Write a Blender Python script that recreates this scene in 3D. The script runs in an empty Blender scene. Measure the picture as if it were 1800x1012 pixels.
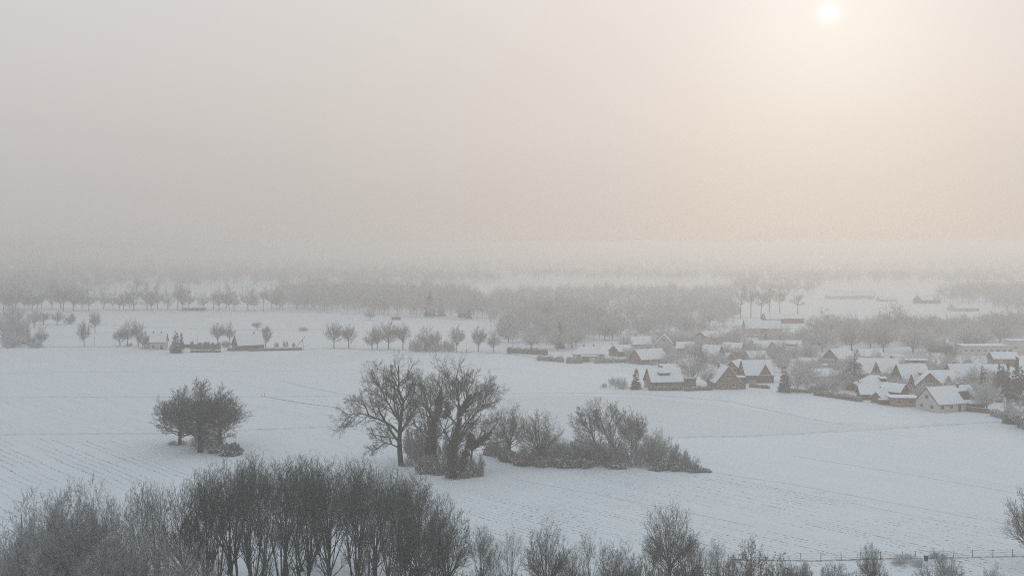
import bpy, math, numpy as np
R = math.radians
SC = bpy.context.scene
COL = SC.collection
# ------------------------------------------------------------ camera, world, sun, exposure
HC, FPX, HY, CX = 52.0, 2000.0, 430.0, 900.0      # camera height, focal length / horizon row / centre column of the photo
cam_d = bpy.data.cameras.new('camera'); cam = bpy.data.objects.new('camera', cam_d); COL.objects.link(cam)
cam.location = (0, 0, HC); cam.rotation_euler = (R(90), 0, 0)
cam_d.sensor_width = 36; cam_d.lens = 36 * FPX / 1800
cam_d.shift_y = (HY - 506) / 1800.0
cam_d.clip_start = 1; cam_d.clip_end = 20000
SC.camera = cam
SUN_AZ = math.atan2(557, 2000); SUN_EL = math.atan2(408, math.hypot(2000, 557))
sd = (math.sin(SUN_AZ) * math.cos(SUN_EL), math.cos(SUN_AZ) * math.cos(SUN_EL), math.sin(SUN_EL))
w = bpy.data.worlds.new('World'); SC.world = w; w.use_nodes = True
nt = w.node_tree; N = nt.nodes; LK = nt.links; N.clear()
def nd(t, **k):
    n = N.new(t)
    for a, b in k.items(): setattr(n, a, b)
    return n
def mth(op, a, b=None, clamp=False):
    n = nd('ShaderNodeMath', operation=op, use_clamp=clamp)
    for i, v in enumerate((a, b)):
        if v is None: continue
        if isinstance(v, (int, float)): n.inputs[i].default_value = v
        else: LK.new(v, n.inputs[i])
    return n.outputs[0]
tc = nd('ShaderNodeTexCoord')
vn = nd('ShaderNodeVectorMath', operation='NORMALIZE'); LK.new(tc.outputs['Generated'], vn.inputs[0])
dt = nd('ShaderNodeVectorMath', operation='DOT_PRODUCT'); LK.new(vn.outputs[0], dt.inputs[0]); dt.inputs[1].default_value = sd
theta = mth('MULTIPLY', mth('ARCCOSINE', dt.outputs['Value']), 180 / math.pi)     # degrees from the sun
sx = nd('ShaderNodeSeparateXYZ'); LK.new(vn.outputs[0], sx.inputs[0])
elev = mth('MULTIPLY', mth('ARCSINE', sx.outputs[2]), 1 / (math.pi / 2))
ramp = nd('ShaderNodeValToRGB'); LK.new(elev, ramp.inputs[0])
FOGSKY = [(0.0, (.470, .459, .453)), (0.025, (.505, .487, .480)), (0.075, (.590, .563, .548)), (0.14, (.665, .645, .632)), (0.33, (.51, .555, .595)), (1.0, (.475, .59, .665))]
els = ramp.color_ramp.elements
while len(els) < len(FOGSKY): els.new(0.5)
for e, (p, c) in zip(els, FOGSKY): e.position = p; e.color = (*c, 1)
def glow(amp, th0, power, tint):
    x = mth('DIVIDE', theta, th0)
    if power != 1: x = mth('POWER', x, power)
    g = mth('MULTIPLY', mth('EXPONENT', mth('MULTIPLY', x, -1)), amp)
    m = nd('ShaderNodeVectorMath', operation='SCALE'); m.inputs[0].default_value = tint; LK.new(g, m.inputs[3])
    return m.outputs[0]
def vadd(a, b):
    m = nd('ShaderNodeVectorMath', operation='ADD'); LK.new(a, m.inputs[0]); LK.new(b, m.inputs[1]); return m.outputs[0]
def vscale(a, f):
    m = nd('ShaderNodeVectorMath', operation='SCALE'); LK.new(a, m.inputs[0]); LK.new(f, m.inputs[3]); return m.outputs[0]
low = nd('ShaderNodeMapRange'); LK.new(elev, low.inputs[0]); low.inputs[1].default_value = -.005; low.inputs[2].default_value = .06; low.inputs[3].default_value = .80; low.inputs[4].default_value = 1.0
fog = vadd(ramp.outputs[0], vscale(glow(.335, 15.0, 1, (1, .71, .49)), low.outputs[0]))
st = nd('ShaderNodeMapping'); LK.new(vn.outputs[0], st.inputs[0]); st.inputs[3].default_value = (2.2, 2.2, 9)
nz = nd('ShaderNodeTexNoise'); LK.new(st.outputs[0], nz.inputs['Vector']); nz.inputs['Scale'].default_value = 1.6; nz.inputs['Detail'].default_value = 4
fog = vscale(fog, mth('ADD', mth('MULTIPLY', nz.outputs['Fac'], .06), .97))     # uneven fog banks
fog = vadd(fog, glow(.07, 5.2, 2, (.1, .8, 1.0)))
fog = vadd(fog, glow(.34, .38, 1.7, (1, 1, 1)))          # the pale sun disc seen through the fog
bg_fog = nd('ShaderNodeBackground'); LK.new(fog, bg_fog.inputs[0]); bg_fog.inputs[1].default_value = 1.0
sky = nd('ShaderNodeTexSky'); sky.sky_type = 'NISHITA'; sky.sun_disc = False
sky.sun_elevation = SUN_EL; sky.sun_rotation = SUN_AZ
bg_sky = nd('ShaderNodeBackground'); LK.new(sky.outputs[0], bg_sky.inputs[0]); bg_sky.inputs[1].default_value = 0.05
mxs = nd('ShaderNodeMixShader'); mxs.inputs[0].default_value = 0.97
LK.new(bg_sky.outputs[0], mxs.inputs[1]); LK.new(bg_fog.outputs[0], mxs.inputs[2])
out = nd('ShaderNodeOutputWorld'); LK.new(mxs.outputs[0], out.inputs[0])
w.cycles.sampling_method = 'MANUAL'; w.cycles.sample_map_resolution = 1024
sl = bpy.data.lights.new('sun', 'SUN'); sl.energy = 0.5; sl.angle = R(11); sl.color = (1, .86, .72)
so = bpy.data.objects.new('sun', sl); COL.objects.link(so); so.location = (60, 100, 200)
so.rotation_euler = (R(90) - SUN_EL, 0, math.pi - SUN_AZ)
SC.view_settings.view_transform = 'Standard'; SC.view_settings.look = 'None'
SC.view_settings.exposure = 0; SC.view_settings.gamma = 1; SC.view_settings.use_curve_mapping = False
SC.render.engine = 'CYCLES'
cy = SC.cycles
cy.use_denoising = False; cy.use_adaptive_sampling = False; cy.denoiser = 'OPENIMAGEDENOISE'; cy.denoising_prefilter = 'ACCURATE'
cy.filter_width = 1.05
cy.sample_clamp_indirect = 2.0; cy.sample_clamp_direct = 4.0
cy.max_bounces = 4; cy.diffuse_bounces = 2; cy.volume_bounces = 1; cy.glossy_bounces = 1; cy.transparent_max_bounces = 4
cy.caustics_reflective = False; cy.caustics_refractive = False
HAZE_DENSITY, HAZE_ANISO, HAZE_COL = 0.00102, 0.62, (.84, .81, .785)

# ------------------------------------------------------------ materials
SNOWC = (.85, .895, .935)
def newmat(name):
    m = bpy.data.materials.new(name); m.use_nodes = True; m.node_tree.nodes.clear(); return m
class NG:
    def __init__(s, m): s.t = m.node_tree; s.n = s.t.nodes; s.l = s.t.links
    def node(s, t, ins=None, **k):
        n = s.n.new(t)
        for a, b in k.items(): setattr(n, a, b)
        for a, b in (ins or {}).items():
            if hasattr(b, 'is_output'): s.l.new(b, n.inputs[a])
            else: n.inputs[a].default_value = b
        return n
    def math(s, op, a, b=0.0, clamp=False): return s.node('ShaderNodeMath', {0: a, 1: b}, operation=op, use_clamp=clamp).outputs[0]
    def mix(s, f, a, b):
        n = s.node('ShaderNodeMix', data_type='RGBA')
        for i, v in ((0, f), (6, a), (7, b)):
            if hasattr(v, 'is_output'): s.l.new(v, n.inputs[i])
            else: n.inputs[i].default_value = v if i == 0 else (*v, 1) if len(v) == 3 else v
        return n.outputs[2]
    def smooth(s, v, lo, hi, a=0.0, b=1.0):
        return s.node('ShaderNodeMapRange', {0: v, 1: lo, 2: hi, 3: a, 4: b}, interpolation_type='SMOOTHSTEP').outputs[0]
    def noise(s, vec, scale, detail=2, rough=.5):
        return s.node('ShaderNodeTexNoise', {'Vector': vec, 'Scale': scale, 'Detail': detail, 'Roughness': rough}).outputs['Fac']
    def finish(s, col, rough=.8, bump=None):
        b = s.node('ShaderNodeBsdfPrincipled'); b.inputs['Specular IOR Level'].default_value = .2
        if hasattr(col, 'is_output'): s.l.new(col, b.inputs['Base Color'])
        else: b.inputs['Base Color'].default_value = (*col, 1)
        b.inputs['Roughness'].default_value = rough
        if bump is not None:
            bp = s.node('ShaderNodeBump', {'Height': bump, 'Distance': .08, 'Strength': .6}); s.l.new(bp.outputs[0], b.inputs['Normal'])
        o = s.node('ShaderNodeOutputMaterial'); s.l.new(b.outputs[0], o.inputs[0])
def snowy(name, base, base2, lo, hi, amount, frost=0.0, scale=.5, rough=.85):
    """bark, needles or leaves: snow lies where a face looks up; frost is an even rime on everything"""
    m = newmat(name); g = NG(m)
    geo = g.node('ShaderNodeNewGeometry'); z = g.node('ShaderNodeSeparateXYZ', {0: geo.outputs['Normal']}).outputs[2]
    tcn = g.node('ShaderNodeTexCoord').outputs['Object']
    nz = g.noise(tcn, scale, 3)
    c = g.mix(nz, base, base2)
    oi = g.node('ShaderNodeObjectInfo').outputs['Random']
    c = g.mix(g.math('MULTIPLY', oi, .35), c, tuple(min(1, v * 1.7 + .01) for v in base))
    f = g.math('MULTIPLY', g.smooth(z, lo, hi), amount)
    f = g.math('MULTIPLY', f, g.smooth(g.noise(tcn, scale * 3, 2), .30, .55, .35, 1))
    f = g.math('MAXIMUM', f, frost)
    g.finish(g.mix(f, c, SNOWC), rough); return m
def plain(name, base, base2=None, scale=2.0, rough=.8):
    m = newmat(name); g = NG(m)
    tcn = g.node('ShaderNodeTexCoord').outputs['Object']
    b2 = base2 or tuple(v * .75 for v in base)
    g.finish(g.mix(g.noise(tcn, scale, 4), base, b2), rough); return m
M = {}
M['bark'] = snowy('bark_dark', (.013, .029, .031), (.032, .050, .050), .5, .95, .3)
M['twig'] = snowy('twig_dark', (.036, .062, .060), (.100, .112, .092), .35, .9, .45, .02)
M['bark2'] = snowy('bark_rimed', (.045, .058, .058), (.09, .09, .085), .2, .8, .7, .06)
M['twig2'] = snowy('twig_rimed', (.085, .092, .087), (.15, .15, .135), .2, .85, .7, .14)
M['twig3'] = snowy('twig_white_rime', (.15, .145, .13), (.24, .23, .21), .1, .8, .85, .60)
M['woodtwig'] = snowy('far_wood_rime_haze', (.13, .12, .105), (.20, .185, .165), .1, .8, .8, .42)  # rime raised so the twig colour also carries some distance haze
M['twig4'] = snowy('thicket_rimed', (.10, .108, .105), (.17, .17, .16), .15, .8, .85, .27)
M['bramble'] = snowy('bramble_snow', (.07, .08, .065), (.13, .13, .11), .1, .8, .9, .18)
M['ivy'] = snowy('ivy_leaf', (.020, .034, .026), (.05, .065, .045), .55, 1.0, .35, 0)
M['needle'] = snowy('conifer_needle', (.022, .038, .028), (.055, .075, .055), .55, .98, .45, .03)
M['needle2'] = snowy('conifer_needle_snowed', (.03, .05, .038), (.07, .09, .07), .25, .9, .9, .10)
M['hedge'] = snowy('hedge_leaf', (.045, .058, .045), (.09, .095, .07), .25, .9, .9, .08)
M['brownleaf'] = snowy('withered_leaf', (.085, .062, .045), (.13, .10, .075), .5, 1.0, .5, .02)
M['wood'] = plain('weathered_wood', (.17, .13, .095), (.11, .09, .07))
M['postwood'] = plain('post_wood', (.13, .12, .11))
M['cabinwood'] = plain('cabin_wood', (.38, .26, .18), (.31, .21, .14), 1.2)
M['wire'] = plain('wire', (.2, .2, .2))
M['glass'] = plain('window_glass', (.035, .04, .045), rough=.15)
M['frame'] = plain('white_frame', (.7, .7, .68))
M['door'] = plain('door_dark', (.09, .07, .055))
M['tile'] = plain('roof_tile_edge', (.10, .07, .06))
M['metal'] = plain('dark_metal', (.05, .055, .06), rough=.5)
M['soil'] = plain('soil', (.10, .09, .08), (.2, .2, .2))
M['balcony'] = plain('balcony_panel', (.62, .62, .60))
M['solar'] = plain('solar_glass', (.03, .035, .05), rough=.25)
def brick(name, c1, c2):
    m = newmat(name); g = NG(m); tcn = g.node('ShaderNodeTexCoord').outputs['Object']
    c = g.mix(g.noise(tcn, 1.3, 5, .7), c1, c2)
    z = g.node('ShaderNodeSeparateXYZ', {0: tcn}).outputs[2]
    course = g.smooth(g.math('FRACT', g.math('MULTIPLY', z, 6.0)), .0, .12, .86, 1)
    cc = g.node('ShaderNodeVectorMath', {0: c, 3: course}, operation='SCALE').outputs[0]
    g.finish(cc, .85); return m
M['brick'] = brick('red_brick', (.205, .145, .125), (.25, .185, .16))
M['brick2'] = brick('brown_brick', (.15, .12, .10), (.19, .155, .13))
M['render'] = brick('pale_render', (.52, .51, .48), (.60, .58, .55))
M['timber'] = brick('dark_timber_cladding', (.12, .09, .07), (.16, .12, .09))
def snow_roof():
    m = newmat('roof_snow'); g = NG(m); tcn = g.node('ShaderNodeTexCoord').outputs['Object']
    f = g.smooth(g.noise(tcn, 1.1, 5, .65), .60, .78, 0, .35)
    g.finish(g.mix(f, SNOWC, (.42, .41, .40)), .9, g.noise(tcn, 2.0, 3)); return m
M['roofsnow'] = snow_roof()
ROWA = math.atan2(-.77, .64)                       # the drilling direction of every field
def field_mat(name, rows, specks, spacing=1.6, tone=1.0):
    m = newmat(name); g = NG(m)
    p = g.node('ShaderNodeNewGeometry').outputs['Position']
    mp = g.node('ShaderNodeVectorRotate', {'Vector': p, 'Angle': -ROWA}, rotation_type='Z_AXIS').outputs[0]
    s = g.node('ShaderNodeSeparateXYZ', {0: mp})
    u, v = s.outputs[0], s.outputs[1]
    wob = g.math('MULTIPLY', g.math('SUBTRACT', g.noise(p, .05, 2), .5), 1.6)
    v2 = g.math('ADD', v, wob)
    fr = g.math('FRACT', g.math('DIVIDE', v2, spacing))
    d = g.math('ABSOLUTE', g.math('SUBTRACT', fr, .5))
    row = g.smooth(d, .10, .20, 1, 0)
    vec = g.node('ShaderNodeCombineXYZ', {0: g.math('MULTIPLY', u, .8), 1: g.math('MULTIPLY', v, 1.3), 2: 0.0}).outputs[0]
    fine = g.noise(vec, 1.5, 3, .6)
    patch = g.noise(p, .022, 3, .55)
    # which rows show at all: noise constant along a row, slowly varying
    rn = g.node('ShaderNodeCombineXYZ', {0: g.math('MULTIPLY', u, .018), 1: g.math('MULTIPLY', g.math('FLOOR', g.math('DIVIDE', v2, spacing)), 3.7), 2: 0.0}).outputs[0]
    rown = g.smooth(g.noise(rn, 1.0, 1), .38, .56)
    f1 = g.math('MULTIPLY', g.math('MULTIPLY', row, g.smooth(fine, .48, .62)), g.math('MULTIPLY', rown, g.smooth(patch, .30, .55)))
    f1 = g.math('MULTIPLY', f1, rows)
    f2 = g.math('MULTIPLY', g.smooth(g.noise(p, 1.7, 3, .7), .60, .72), g.math('MULTIPLY', g.smooth(patch, .35, .6), specks))
    f = g.math('MAXIMUM', f1, f2, True)
    big = g.noise(p, .012, 4, .6)
    base = g.mix(big, tuple(min(1, c * tone * 1.02) for c in SNOWC), tuple(c * tone * .94 for c in SNOWC))
    st = g.node('ShaderNodeCombineXYZ', {0: g.math('MULTIPLY', u, .01), 1: g.math('MULTIPLY', v, .22), 2: 0.0}).outputs[0]
    base = g.mix(g.smooth(g.noise(st, 1.0, 4, .7), .45, .7, 0, .5), base, tuple(c * tone * .90 for c in SNOWC))
    col = g.mix(f, base, (.12, .125, .12))
    g.finish(col, .95, g.noise(p, .6, 4, .6)); return m
M['ground'] = field_mat('snow_ground_mat', .2, .3)
M['stubble'] = field_mat('snow_stubble_rows', 1.0, .55, 2.1, 1.0)
M['speck'] = field_mat('snow_stubble_specks', .95, 1.0, 1.35, 1.0)
M['light'] = field_mat('snow_light_rows', .55, .55, 1.6, 1.0)
def track_mat():
    m = newmat('rutted_snow'); g = NG(m); p = g.node('ShaderNodeNewGeometry').outputs['Position']
    f = g.smooth(g.noise(p, .5, 4, .7), .42, .66)
    g.finish(g.mix(f, tuple(c * .90 for c in SNOWC), (.52, .57, .61)), .95); return m
M['track'] = track_mat()
def ditch_mat():
    m = newmat('ditch_grass'); g = NG(m); p = g.node('ShaderNodeNewGeometry').outputs['Position']
    f = g.smooth(g.noise(p, .9, 4, .7), .36, .6)
    g.finish(g.mix(f, tuple(c * .82 for c in SNOWC), (.17, .165, .14)), .95); return m
M['ditch'] = ditch_mat()

# ------------------------------------------------------------ helpers
def Y_at(py): return FPX * HC / (py - HY)
def at(px, py):
    Y = Y_at(py); return ((px - CX) * Y / FPX, Y)
def ppm(py): return (py - HY) / HC                # photo pixels per metre for a thing whose foot is at row py
def tag(o, label=None, cat=None, group=None, kind=None):
    if label: o['label'] = label
    if cat: o['category'] = cat
    if group: o['group'] = group
    if kind: o['kind'] = kind
    return o
def empty(name, loc=(0, 0, 0), rz=0, label=None, cat=None, group=None):
    o = bpy.data.objects.new(name, None); COL.objects.link(o); o.location = loc; o.rotation_euler = (0, 0, rz)
    o.empty_display_size = .2
    return tag(o, label, cat, group)
def link(name, me, parent=None):
    o = bpy.data.objects.new(name, me); COL.objects.link(o)
    if parent is not None: o.parent = parent
    return o
class MB:
    def __init__(s): s.v = []; s.f = []; s.m = []; s.mats = []
    def mi(s, k):
        if k not in s.mats: s.mats.append(k)
        return s.mats.index(k)
    def poly(s, pts, mk, idx=None):
        b = len(s.v); s.v += [tuple(map(float, p)) for p in pts]
        s.f.append(tuple(range(b, b + len(pts)))); s.m.append(s.mi(mk))
    def hexa(s, p, mk, top=None):
        """8 points, bottom ring 0-3 (ccw from above), top ring 4-7"""
        b = len(s.v); s.v += [tuple(map(float, q)) for q in p]
        for k, q in enumerate(((0, 3, 2, 1), (4, 5, 6, 7), (0, 1, 5, 4), (1, 2, 6, 5), (2, 3, 7, 6), (3, 0, 4, 7))):
            s.f.append(tuple(b + i for i in q)); s.m.append(s.mi(top if (top and k == 1) else mk))
    def box(s, x0, x1, y0, y1, z0, z1, mk, top=None):
        s.hexa([(x0, y0, z0), (x1, y0, z0), (x1, y1, z0), (x0, y1, z0), (x0, y0, z1), (x1, y0, z1), (x1, y1, z1), (x0, y1, z1)], mk, top)
    def bar(s, a, b, r, mk, n=6, r2=None):
        a = np.array(a, float); b = np.array(b, float); d = b - a; d /= np.linalg.norm(d)
        e = np.cross(d, (0, 0, 1) if abs(d[2]) < .9 else (1, 0, 0)); e /= np.linalg.norm(e); f = np.cross(d, e); r2 = r if r2 is None else r2
        c = [(math.cos(2 * math.pi * i / n), math.sin(2 * math.pi * i / n)) for i in range(n)]
        k = len(s.v)
        s.v += [tuple(a + r * (x * e + y * f)) for x, y in c] + [tuple(b + r2 * (x * e + y * f)) for x, y in c]
        q = s.mi(mk)
        for i in range(n): s.f.append((k + i, k + (i + 1) % n, k + n + (i + 1) % n, k + n + i)); s.m.append(q)
        s.f.append(tuple(range(k, k + n))[::-1]); s.m.append(q); s.f.append(tuple(range(k + n, k + 2 * n))); s.m.append(q)
    def build(s, name, parent=None):
        me = bpy.data.meshes.new(name); me.from_pydata(s.v, [], s.f)
        for k in s.mats: me.materials.append(M[k])
        me.polygons.foreach_set('material_index', s.m); me.update()
        return link(name, me, parent)
def quadmesh(name, V, F, mk):
    """V (n,3), F (m,4) numpy -> mesh data"""
    me = bpy.data.meshes.new(name); me.vertices.add(len(V)); me.vertices.foreach_set('co', V.astype(np.float32).ravel())
    me.loops.add(F.size); me.loops.foreach_set('vertex_index', F.astype(np.int32).ravel())
    me.polygons.add(len(F)); me.polygons.foreach_set('loop_start', np.arange(0, F.size, 4, dtype=np.int32))
    me.materials.append(M[mk]); me.update(calc_edges=True); return me

# ------------------------------------------------------------ tree growing (numpy, level by level)
def nrm(v): return v / np.maximum(np.linalg.norm(v, axis=-1, keepdims=True), 1e-9)
def walk(rng, S, D, L, K, wob, up, rad, C):
    P = np.zeros((len(S), K + 1, 3)); P[:, 0] = S; d = D.copy()
    for k in range(K):
        d = nrm(d + rng.normal(0, wob, d.shape) + np.array([0, 0, up]) + rad * nrm(P[:, k] - C))
        P[:, k + 1] = P[:, k] + d * (L / K)[:, None]
    return P
def kids(rng, P, Rr, n, t0, t1, ang, av):
    Nn = len(P); K = P.shape[1] - 1
    t = (np.arange(n)[None] + rng.random((Nn, n))) / n * (t1 - t0) + t0
    u = np.clip(t * K, 0, K - 1e-4); i = u.astype(int); f = (u - i)[..., None]; a = np.arange(Nn)[:, None]
    S = P[a, i] * (1 - f) + P[a, i + 1] * f; T = nrm(P[a, i + 1] - P[a, i]); rr = Rr[a, i] * (1 - f[..., 0]) + Rr[a, i + 1] * f[..., 0]
    ref = np.where(np.abs(T[..., 2:3]) < .9, np.array([0, 0, 1.0]), np.array([1.0, 0, 0]))
    e1 = nrm(np.cross(T, ref)); e2 = np.cross(T, e1)
    az = (np.arange(n)[None] * 2.4 + rng.random((Nn, 1)) * 6.28 + rng.normal(0, .5, (Nn, n)))[..., None]
    an = np.radians(rng.normal(ang, av, (Nn, n)))[..., None]
    D = np.cos(an) * T + np.sin(an) * (np.cos(az) * e1 + np.sin(az) * e2)
    return S.reshape(-1, 3), D.reshape(-1, 3), rr.reshape(-1), t.reshape(-1)
def env_dist(S, D, C, A):
    s = (S - C) / A; d = D / A
    a = (d * d).sum(1); b = 2 * (s * d).sum(1); c = (s * s).sum(1) - 1
    q = np.maximum(b * b - 4 * a * c, 0)
    return np.maximum((-b + np.sqrt(q)) / (2 * a), 0.15)
def tubes(P, Rr, m, rng):
    Nn, K1 = P.shape[:2]
    T = np.zeros_like(P); T[:, :-1] = P[:, 1:] - P[:, :-1]; T[:, -1] = T[:, -2]
    T[:, 1:-1] = T[:, 1:-1] + (P[:, 1:-1] - P[:, :-2]); T = nrm(T)
    ref = nrm(rng.normal(size=(Nn, 1, 3)) * np.array([1, 1, .3]) + 1e-6)
    ref = np.broadcast_to(ref, T.shape)
    e1 = nrm(ref - T * (ref * T).sum(-1, keepdims=True)); e2 = np.cross(T, e1)
    an = np.arange(m) * 2 * np.pi / m
    V = P[:, :, None] + Rr[:, :, None, None] * (np.cos(an)[:, None] * e1[:, :, None] + np.sin(an)[:, None] * e2[:, :, None])
    idx = np.arange(Nn * K1 * m).reshape(Nn, K1, m); nx = np.roll(idx, -1, 2)
    F = np.stack([idx[:, :-1], nx[:, :-1], nx[:, 1:], idx[:, 1:]], -1).reshape(-1, 4)
    return V.reshape(-1, 3), F
def leafquads(rng, C, size, flat=0.0):
    n = len(C); a = nrm(rng.normal(size=(n, 3)) * np.array([1, 1, 1 - flat])); b = nrm(np.cross(a, rng.normal(size=(n, 3)) * np.array([1, 1, 1 - flat]) if flat < .5 else np.tile([[0, 0, 1.0]], (n, 1)) + rng.normal(0, .35, (n, 3))))
    s = (np.asarray(size) * rng.uniform(.6, 1.3, n))[:, None]
    a = a * s; b = b * s * .6
    V = np.stack([C - a - b, C + a - b, C + a + b, C - a + b], 1).reshape(-1, 3)
    return V, np.arange(4 * n).reshape(n, 4)
def joinvf(L):
    V = []; F = []; o = 0
    for v, f in L: V.append(v); F.append(f + o); o += len(v)
    return np.concatenate(V), np.concatenate(F)
def branch_out(rng, P, Rr, levels, C, A, rmin):
    """levels: list of (n, t0, ang, lenfrac, K, wobble, up, radial); returns list of (P,R,sides)"""
    out = []
    Lp = np.linalg.norm(np.diff(P, axis=1), axis=2).sum(1)
    for li, (n, t0, ang, lf, K, wob, up, rad) in enumerate(levels):
        S, D, rr, t = kids(rng, P, Rr, n, t0, .98, ang, 9)
        L = np.repeat(Lp, n) * lf * (1.15 - .55 * t) * rng.uniform(.65, 1.15, len(t))
        if A is not None: L = np.minimum(L, env_dist(S, D, C, A) * rng.uniform(.85, 1.05, len(t)))
        keep = (L > .12) & (S[:, 2] + D[:, 2] * L > .15)
        S, D, rr, L = S[keep], D[keep], rr[keep], L[keep]
        r0 = np.maximum(rr * .62, rmin); P = walk(rng, S, D, L, K, wob, up, rad, C)
        Rr = r0[:, None] * np.linspace(1, .35, K + 1)[None] + 0 * L[:, None]; Rr = np.maximum(Rr, rmin * np.linspace(1, .6, K + 1)[None])
        Lp = L; out.append((P, Rr))
    return out
def tree_mesh(kind, seed, H=18, W=7, zb=4, zf=5, nlead=5, spread=28, r=.35, lat=5, dens=(8, 7, 6, 4), rmin=.02,
              up=.06, rad=.10, wob=.09, mats=('bark', 'twig'), stems=1, leader=True, droop=0, t1=.15, cone=0, lr=1.0, bend=1.0, latang=62):
    rng = np.random.default_rng(seed)
    C = np.array([0, 0, zb + (H - zb) * .42]); A = np.array([W, W, (H - zb) * .58]); C0 = np.array([0, 0, zb * .6])
    T = []
    base = np.zeros((stems, 3)); D = np.tile([[0, 0, 1.0]], (stems, 1))
    if stems > 1:
        an = rng.uniform(0, 6.28) + np.arange(stems) * 6.28 / stems; base[:, 0] = np.cos(an) * .5; base[:, 1] = np.sin(an) * .5
        D[:, 0] = np.cos(an) * .22; D[:, 1] = np.sin(an) * .22; D = nrm(D)
    L0 = np.full(stems, zf * 1.0)
    TP = walk(rng, base, D, L0, 4, .035, .05, 0, C0); TR = np.tile(np.array([1.25, .98, .92, .87, .8]) * r / stems ** .4, (stems, 1))
    T.append((TP, TR))
    # leaders from the fork
    S = np.repeat(TP[:, -1], nlead, 0); nn = len(S)
    an = rng.uniform(0, 6.28) + np.arange(nn) * 2.4; a2 = np.radians(np.abs(rng.normal(spread, 6, nn)))
    if cone: a2 = np.radians(cone * np.sqrt((np.arange(nn) + .3) / nn) + rng.normal(0, 3, nn))
    if leader: a2[::nlead] *= .25
    D = np.stack([np.cos(an) * np.sin(a2), np.sin(an) * np.sin(a2), np.cos(a2)], 1)
    L = env_dist(S, D, C, A) * rng.uniform(.88, 1.0, nn)
    if cone: S = S - np.array([0, 0, 1.0]) * (rng.random(nn) * zf * .38)[:, None]
    LP = walk(rng, S, D, L, 7, wob * .7 * bend, up * .5, rad * .4, C0)
    LR = lr * (rng.uniform(.5, .68, nn) * r / stems ** .4)[:, None] * np.linspace(1, .10, 8)[None]; LR = np.maximum(LR, rmin)
    T.append((LP, LR)); par = [(LP, LR)]
    if lat:
        t0 = min(.95, zb * .75 / zf)
        S, D, rr, t = kids(rng, TP, TR, lat, t0, 1, latang, 8); D[:, 2] = np.abs(D[:, 2]); D = nrm(D)
        L = env_dist(S, D, C, A) * rng.uniform(.8, 1.0, len(t))
        P = walk(rng, S, D, L, 7, wob, up, rad, C0); Rr = (rr * .42)[:, None] * np.linspace(1, .12, 8)[None]; Rr = np.maximum(Rr, rmin)
        T.append((P, Rr)); par.append((P, Rr))
    P = np.concatenate([a for a, b in par]); Rr = np.concatenate([b for a, b in par])
    lv = [(dens[0], t1, 40, .55, 5, wob, up, rad), (dens[1], .12, 42, .5, 4, wob * 1.1, up, rad), (dens[2], .1, 40, .5, 3, wob * 1.2, up - droop, rad), (dens[3], .05, 36, .55, 2, wob * 1.2, up - droop, rad)]
    B = branch_out(rng, P, Rr, [l for l in lv if l[0] > 0], C0, None, rmin)
    # keep everything inside a soft crown outline
    keepB = []
    for Pb, Rb in B:
        tip = (Pb[:, -1] - C) / A; ok = (tip ** 2).sum(1) < rng.uniform(1.0, 1.22, len(tip)) ** 2; keepB.append((Pb[ok], Rb[ok]))
    B = keepB
    m1 = joinvf([tubes(*T[0], 7, rng)] + [tubes(a, b, 5, rng) for a, b in T[1:]] + [tubes(*B[0], 4, rng)])
    m2 = joinvf([tubes(a, b, 3, rng) for a, b in B[1:]])
    return (quadmesh(kind + '_trunk', *m1, mats[0]), quadmesh(kind + '_crown', *m2, mats[1]), H, W)
def bush_mesh(kind, seed, H=3.0, W=2.6, n=26, dens=(7, 6, 4), rmin=.014, mat='twig2', leaves=0, leafmat=None, lsize=.12):
    rng = np.random.default_rng(seed); C = np.zeros(3); A = np.array([W, W, H])
    an = rng.uniform(0, 6.28, n); rr = np.sqrt(rng.random(n)) * W * .35
    S = np.stack([np.cos(an) * rr, np.sin(an) * rr, np.zeros(n)], 1)
    a2 = np.radians(rng.uniform(5, 68, n)); D = np.stack([np.cos(an) * np.sin(a2), np.sin(an) * np.sin(a2), np.cos(a2)], 1)
    L = env_dist(S, D, C, A) * rng.uniform(.8, 1.0, n)
    P = walk(rng, S, D, L, 5, .12, .0, .05, C); Rr = np.maximum(.05 * np.linspace(1, .2, 6)[None] + 0 * L[:, None], rmin)
    B = [(P, Rr)] + branch_out(rng, P, Rr, [(dens[0], .1, 42, .55, 3, .14, .02, .1), (dens[1], .1, 42, .5, 2, .15, .02, .1), (dens[2], .05, 40, .5, 1, .15, .0, .1)], C, A, rmin)
    L_ = [tubes(a, b, 3, rng) for a, b in B]
    me = quadmesh(kind, *joinvf(L_), mat)
    lv = None
    if leaves:
        tips = B[-1][0][:, -1]; pts = tips[rng.integers(0, len(tips), leaves)] + rng.normal(0, .12, (leaves, 3)); pts[:, 2] = np.abs(pts[:, 2])
        lv = quadmesh(kind + '_leaves', *leafquads(rng, pts, lsize, .3), leafmat or 'hedge')
    return me, lv, H, W
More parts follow.
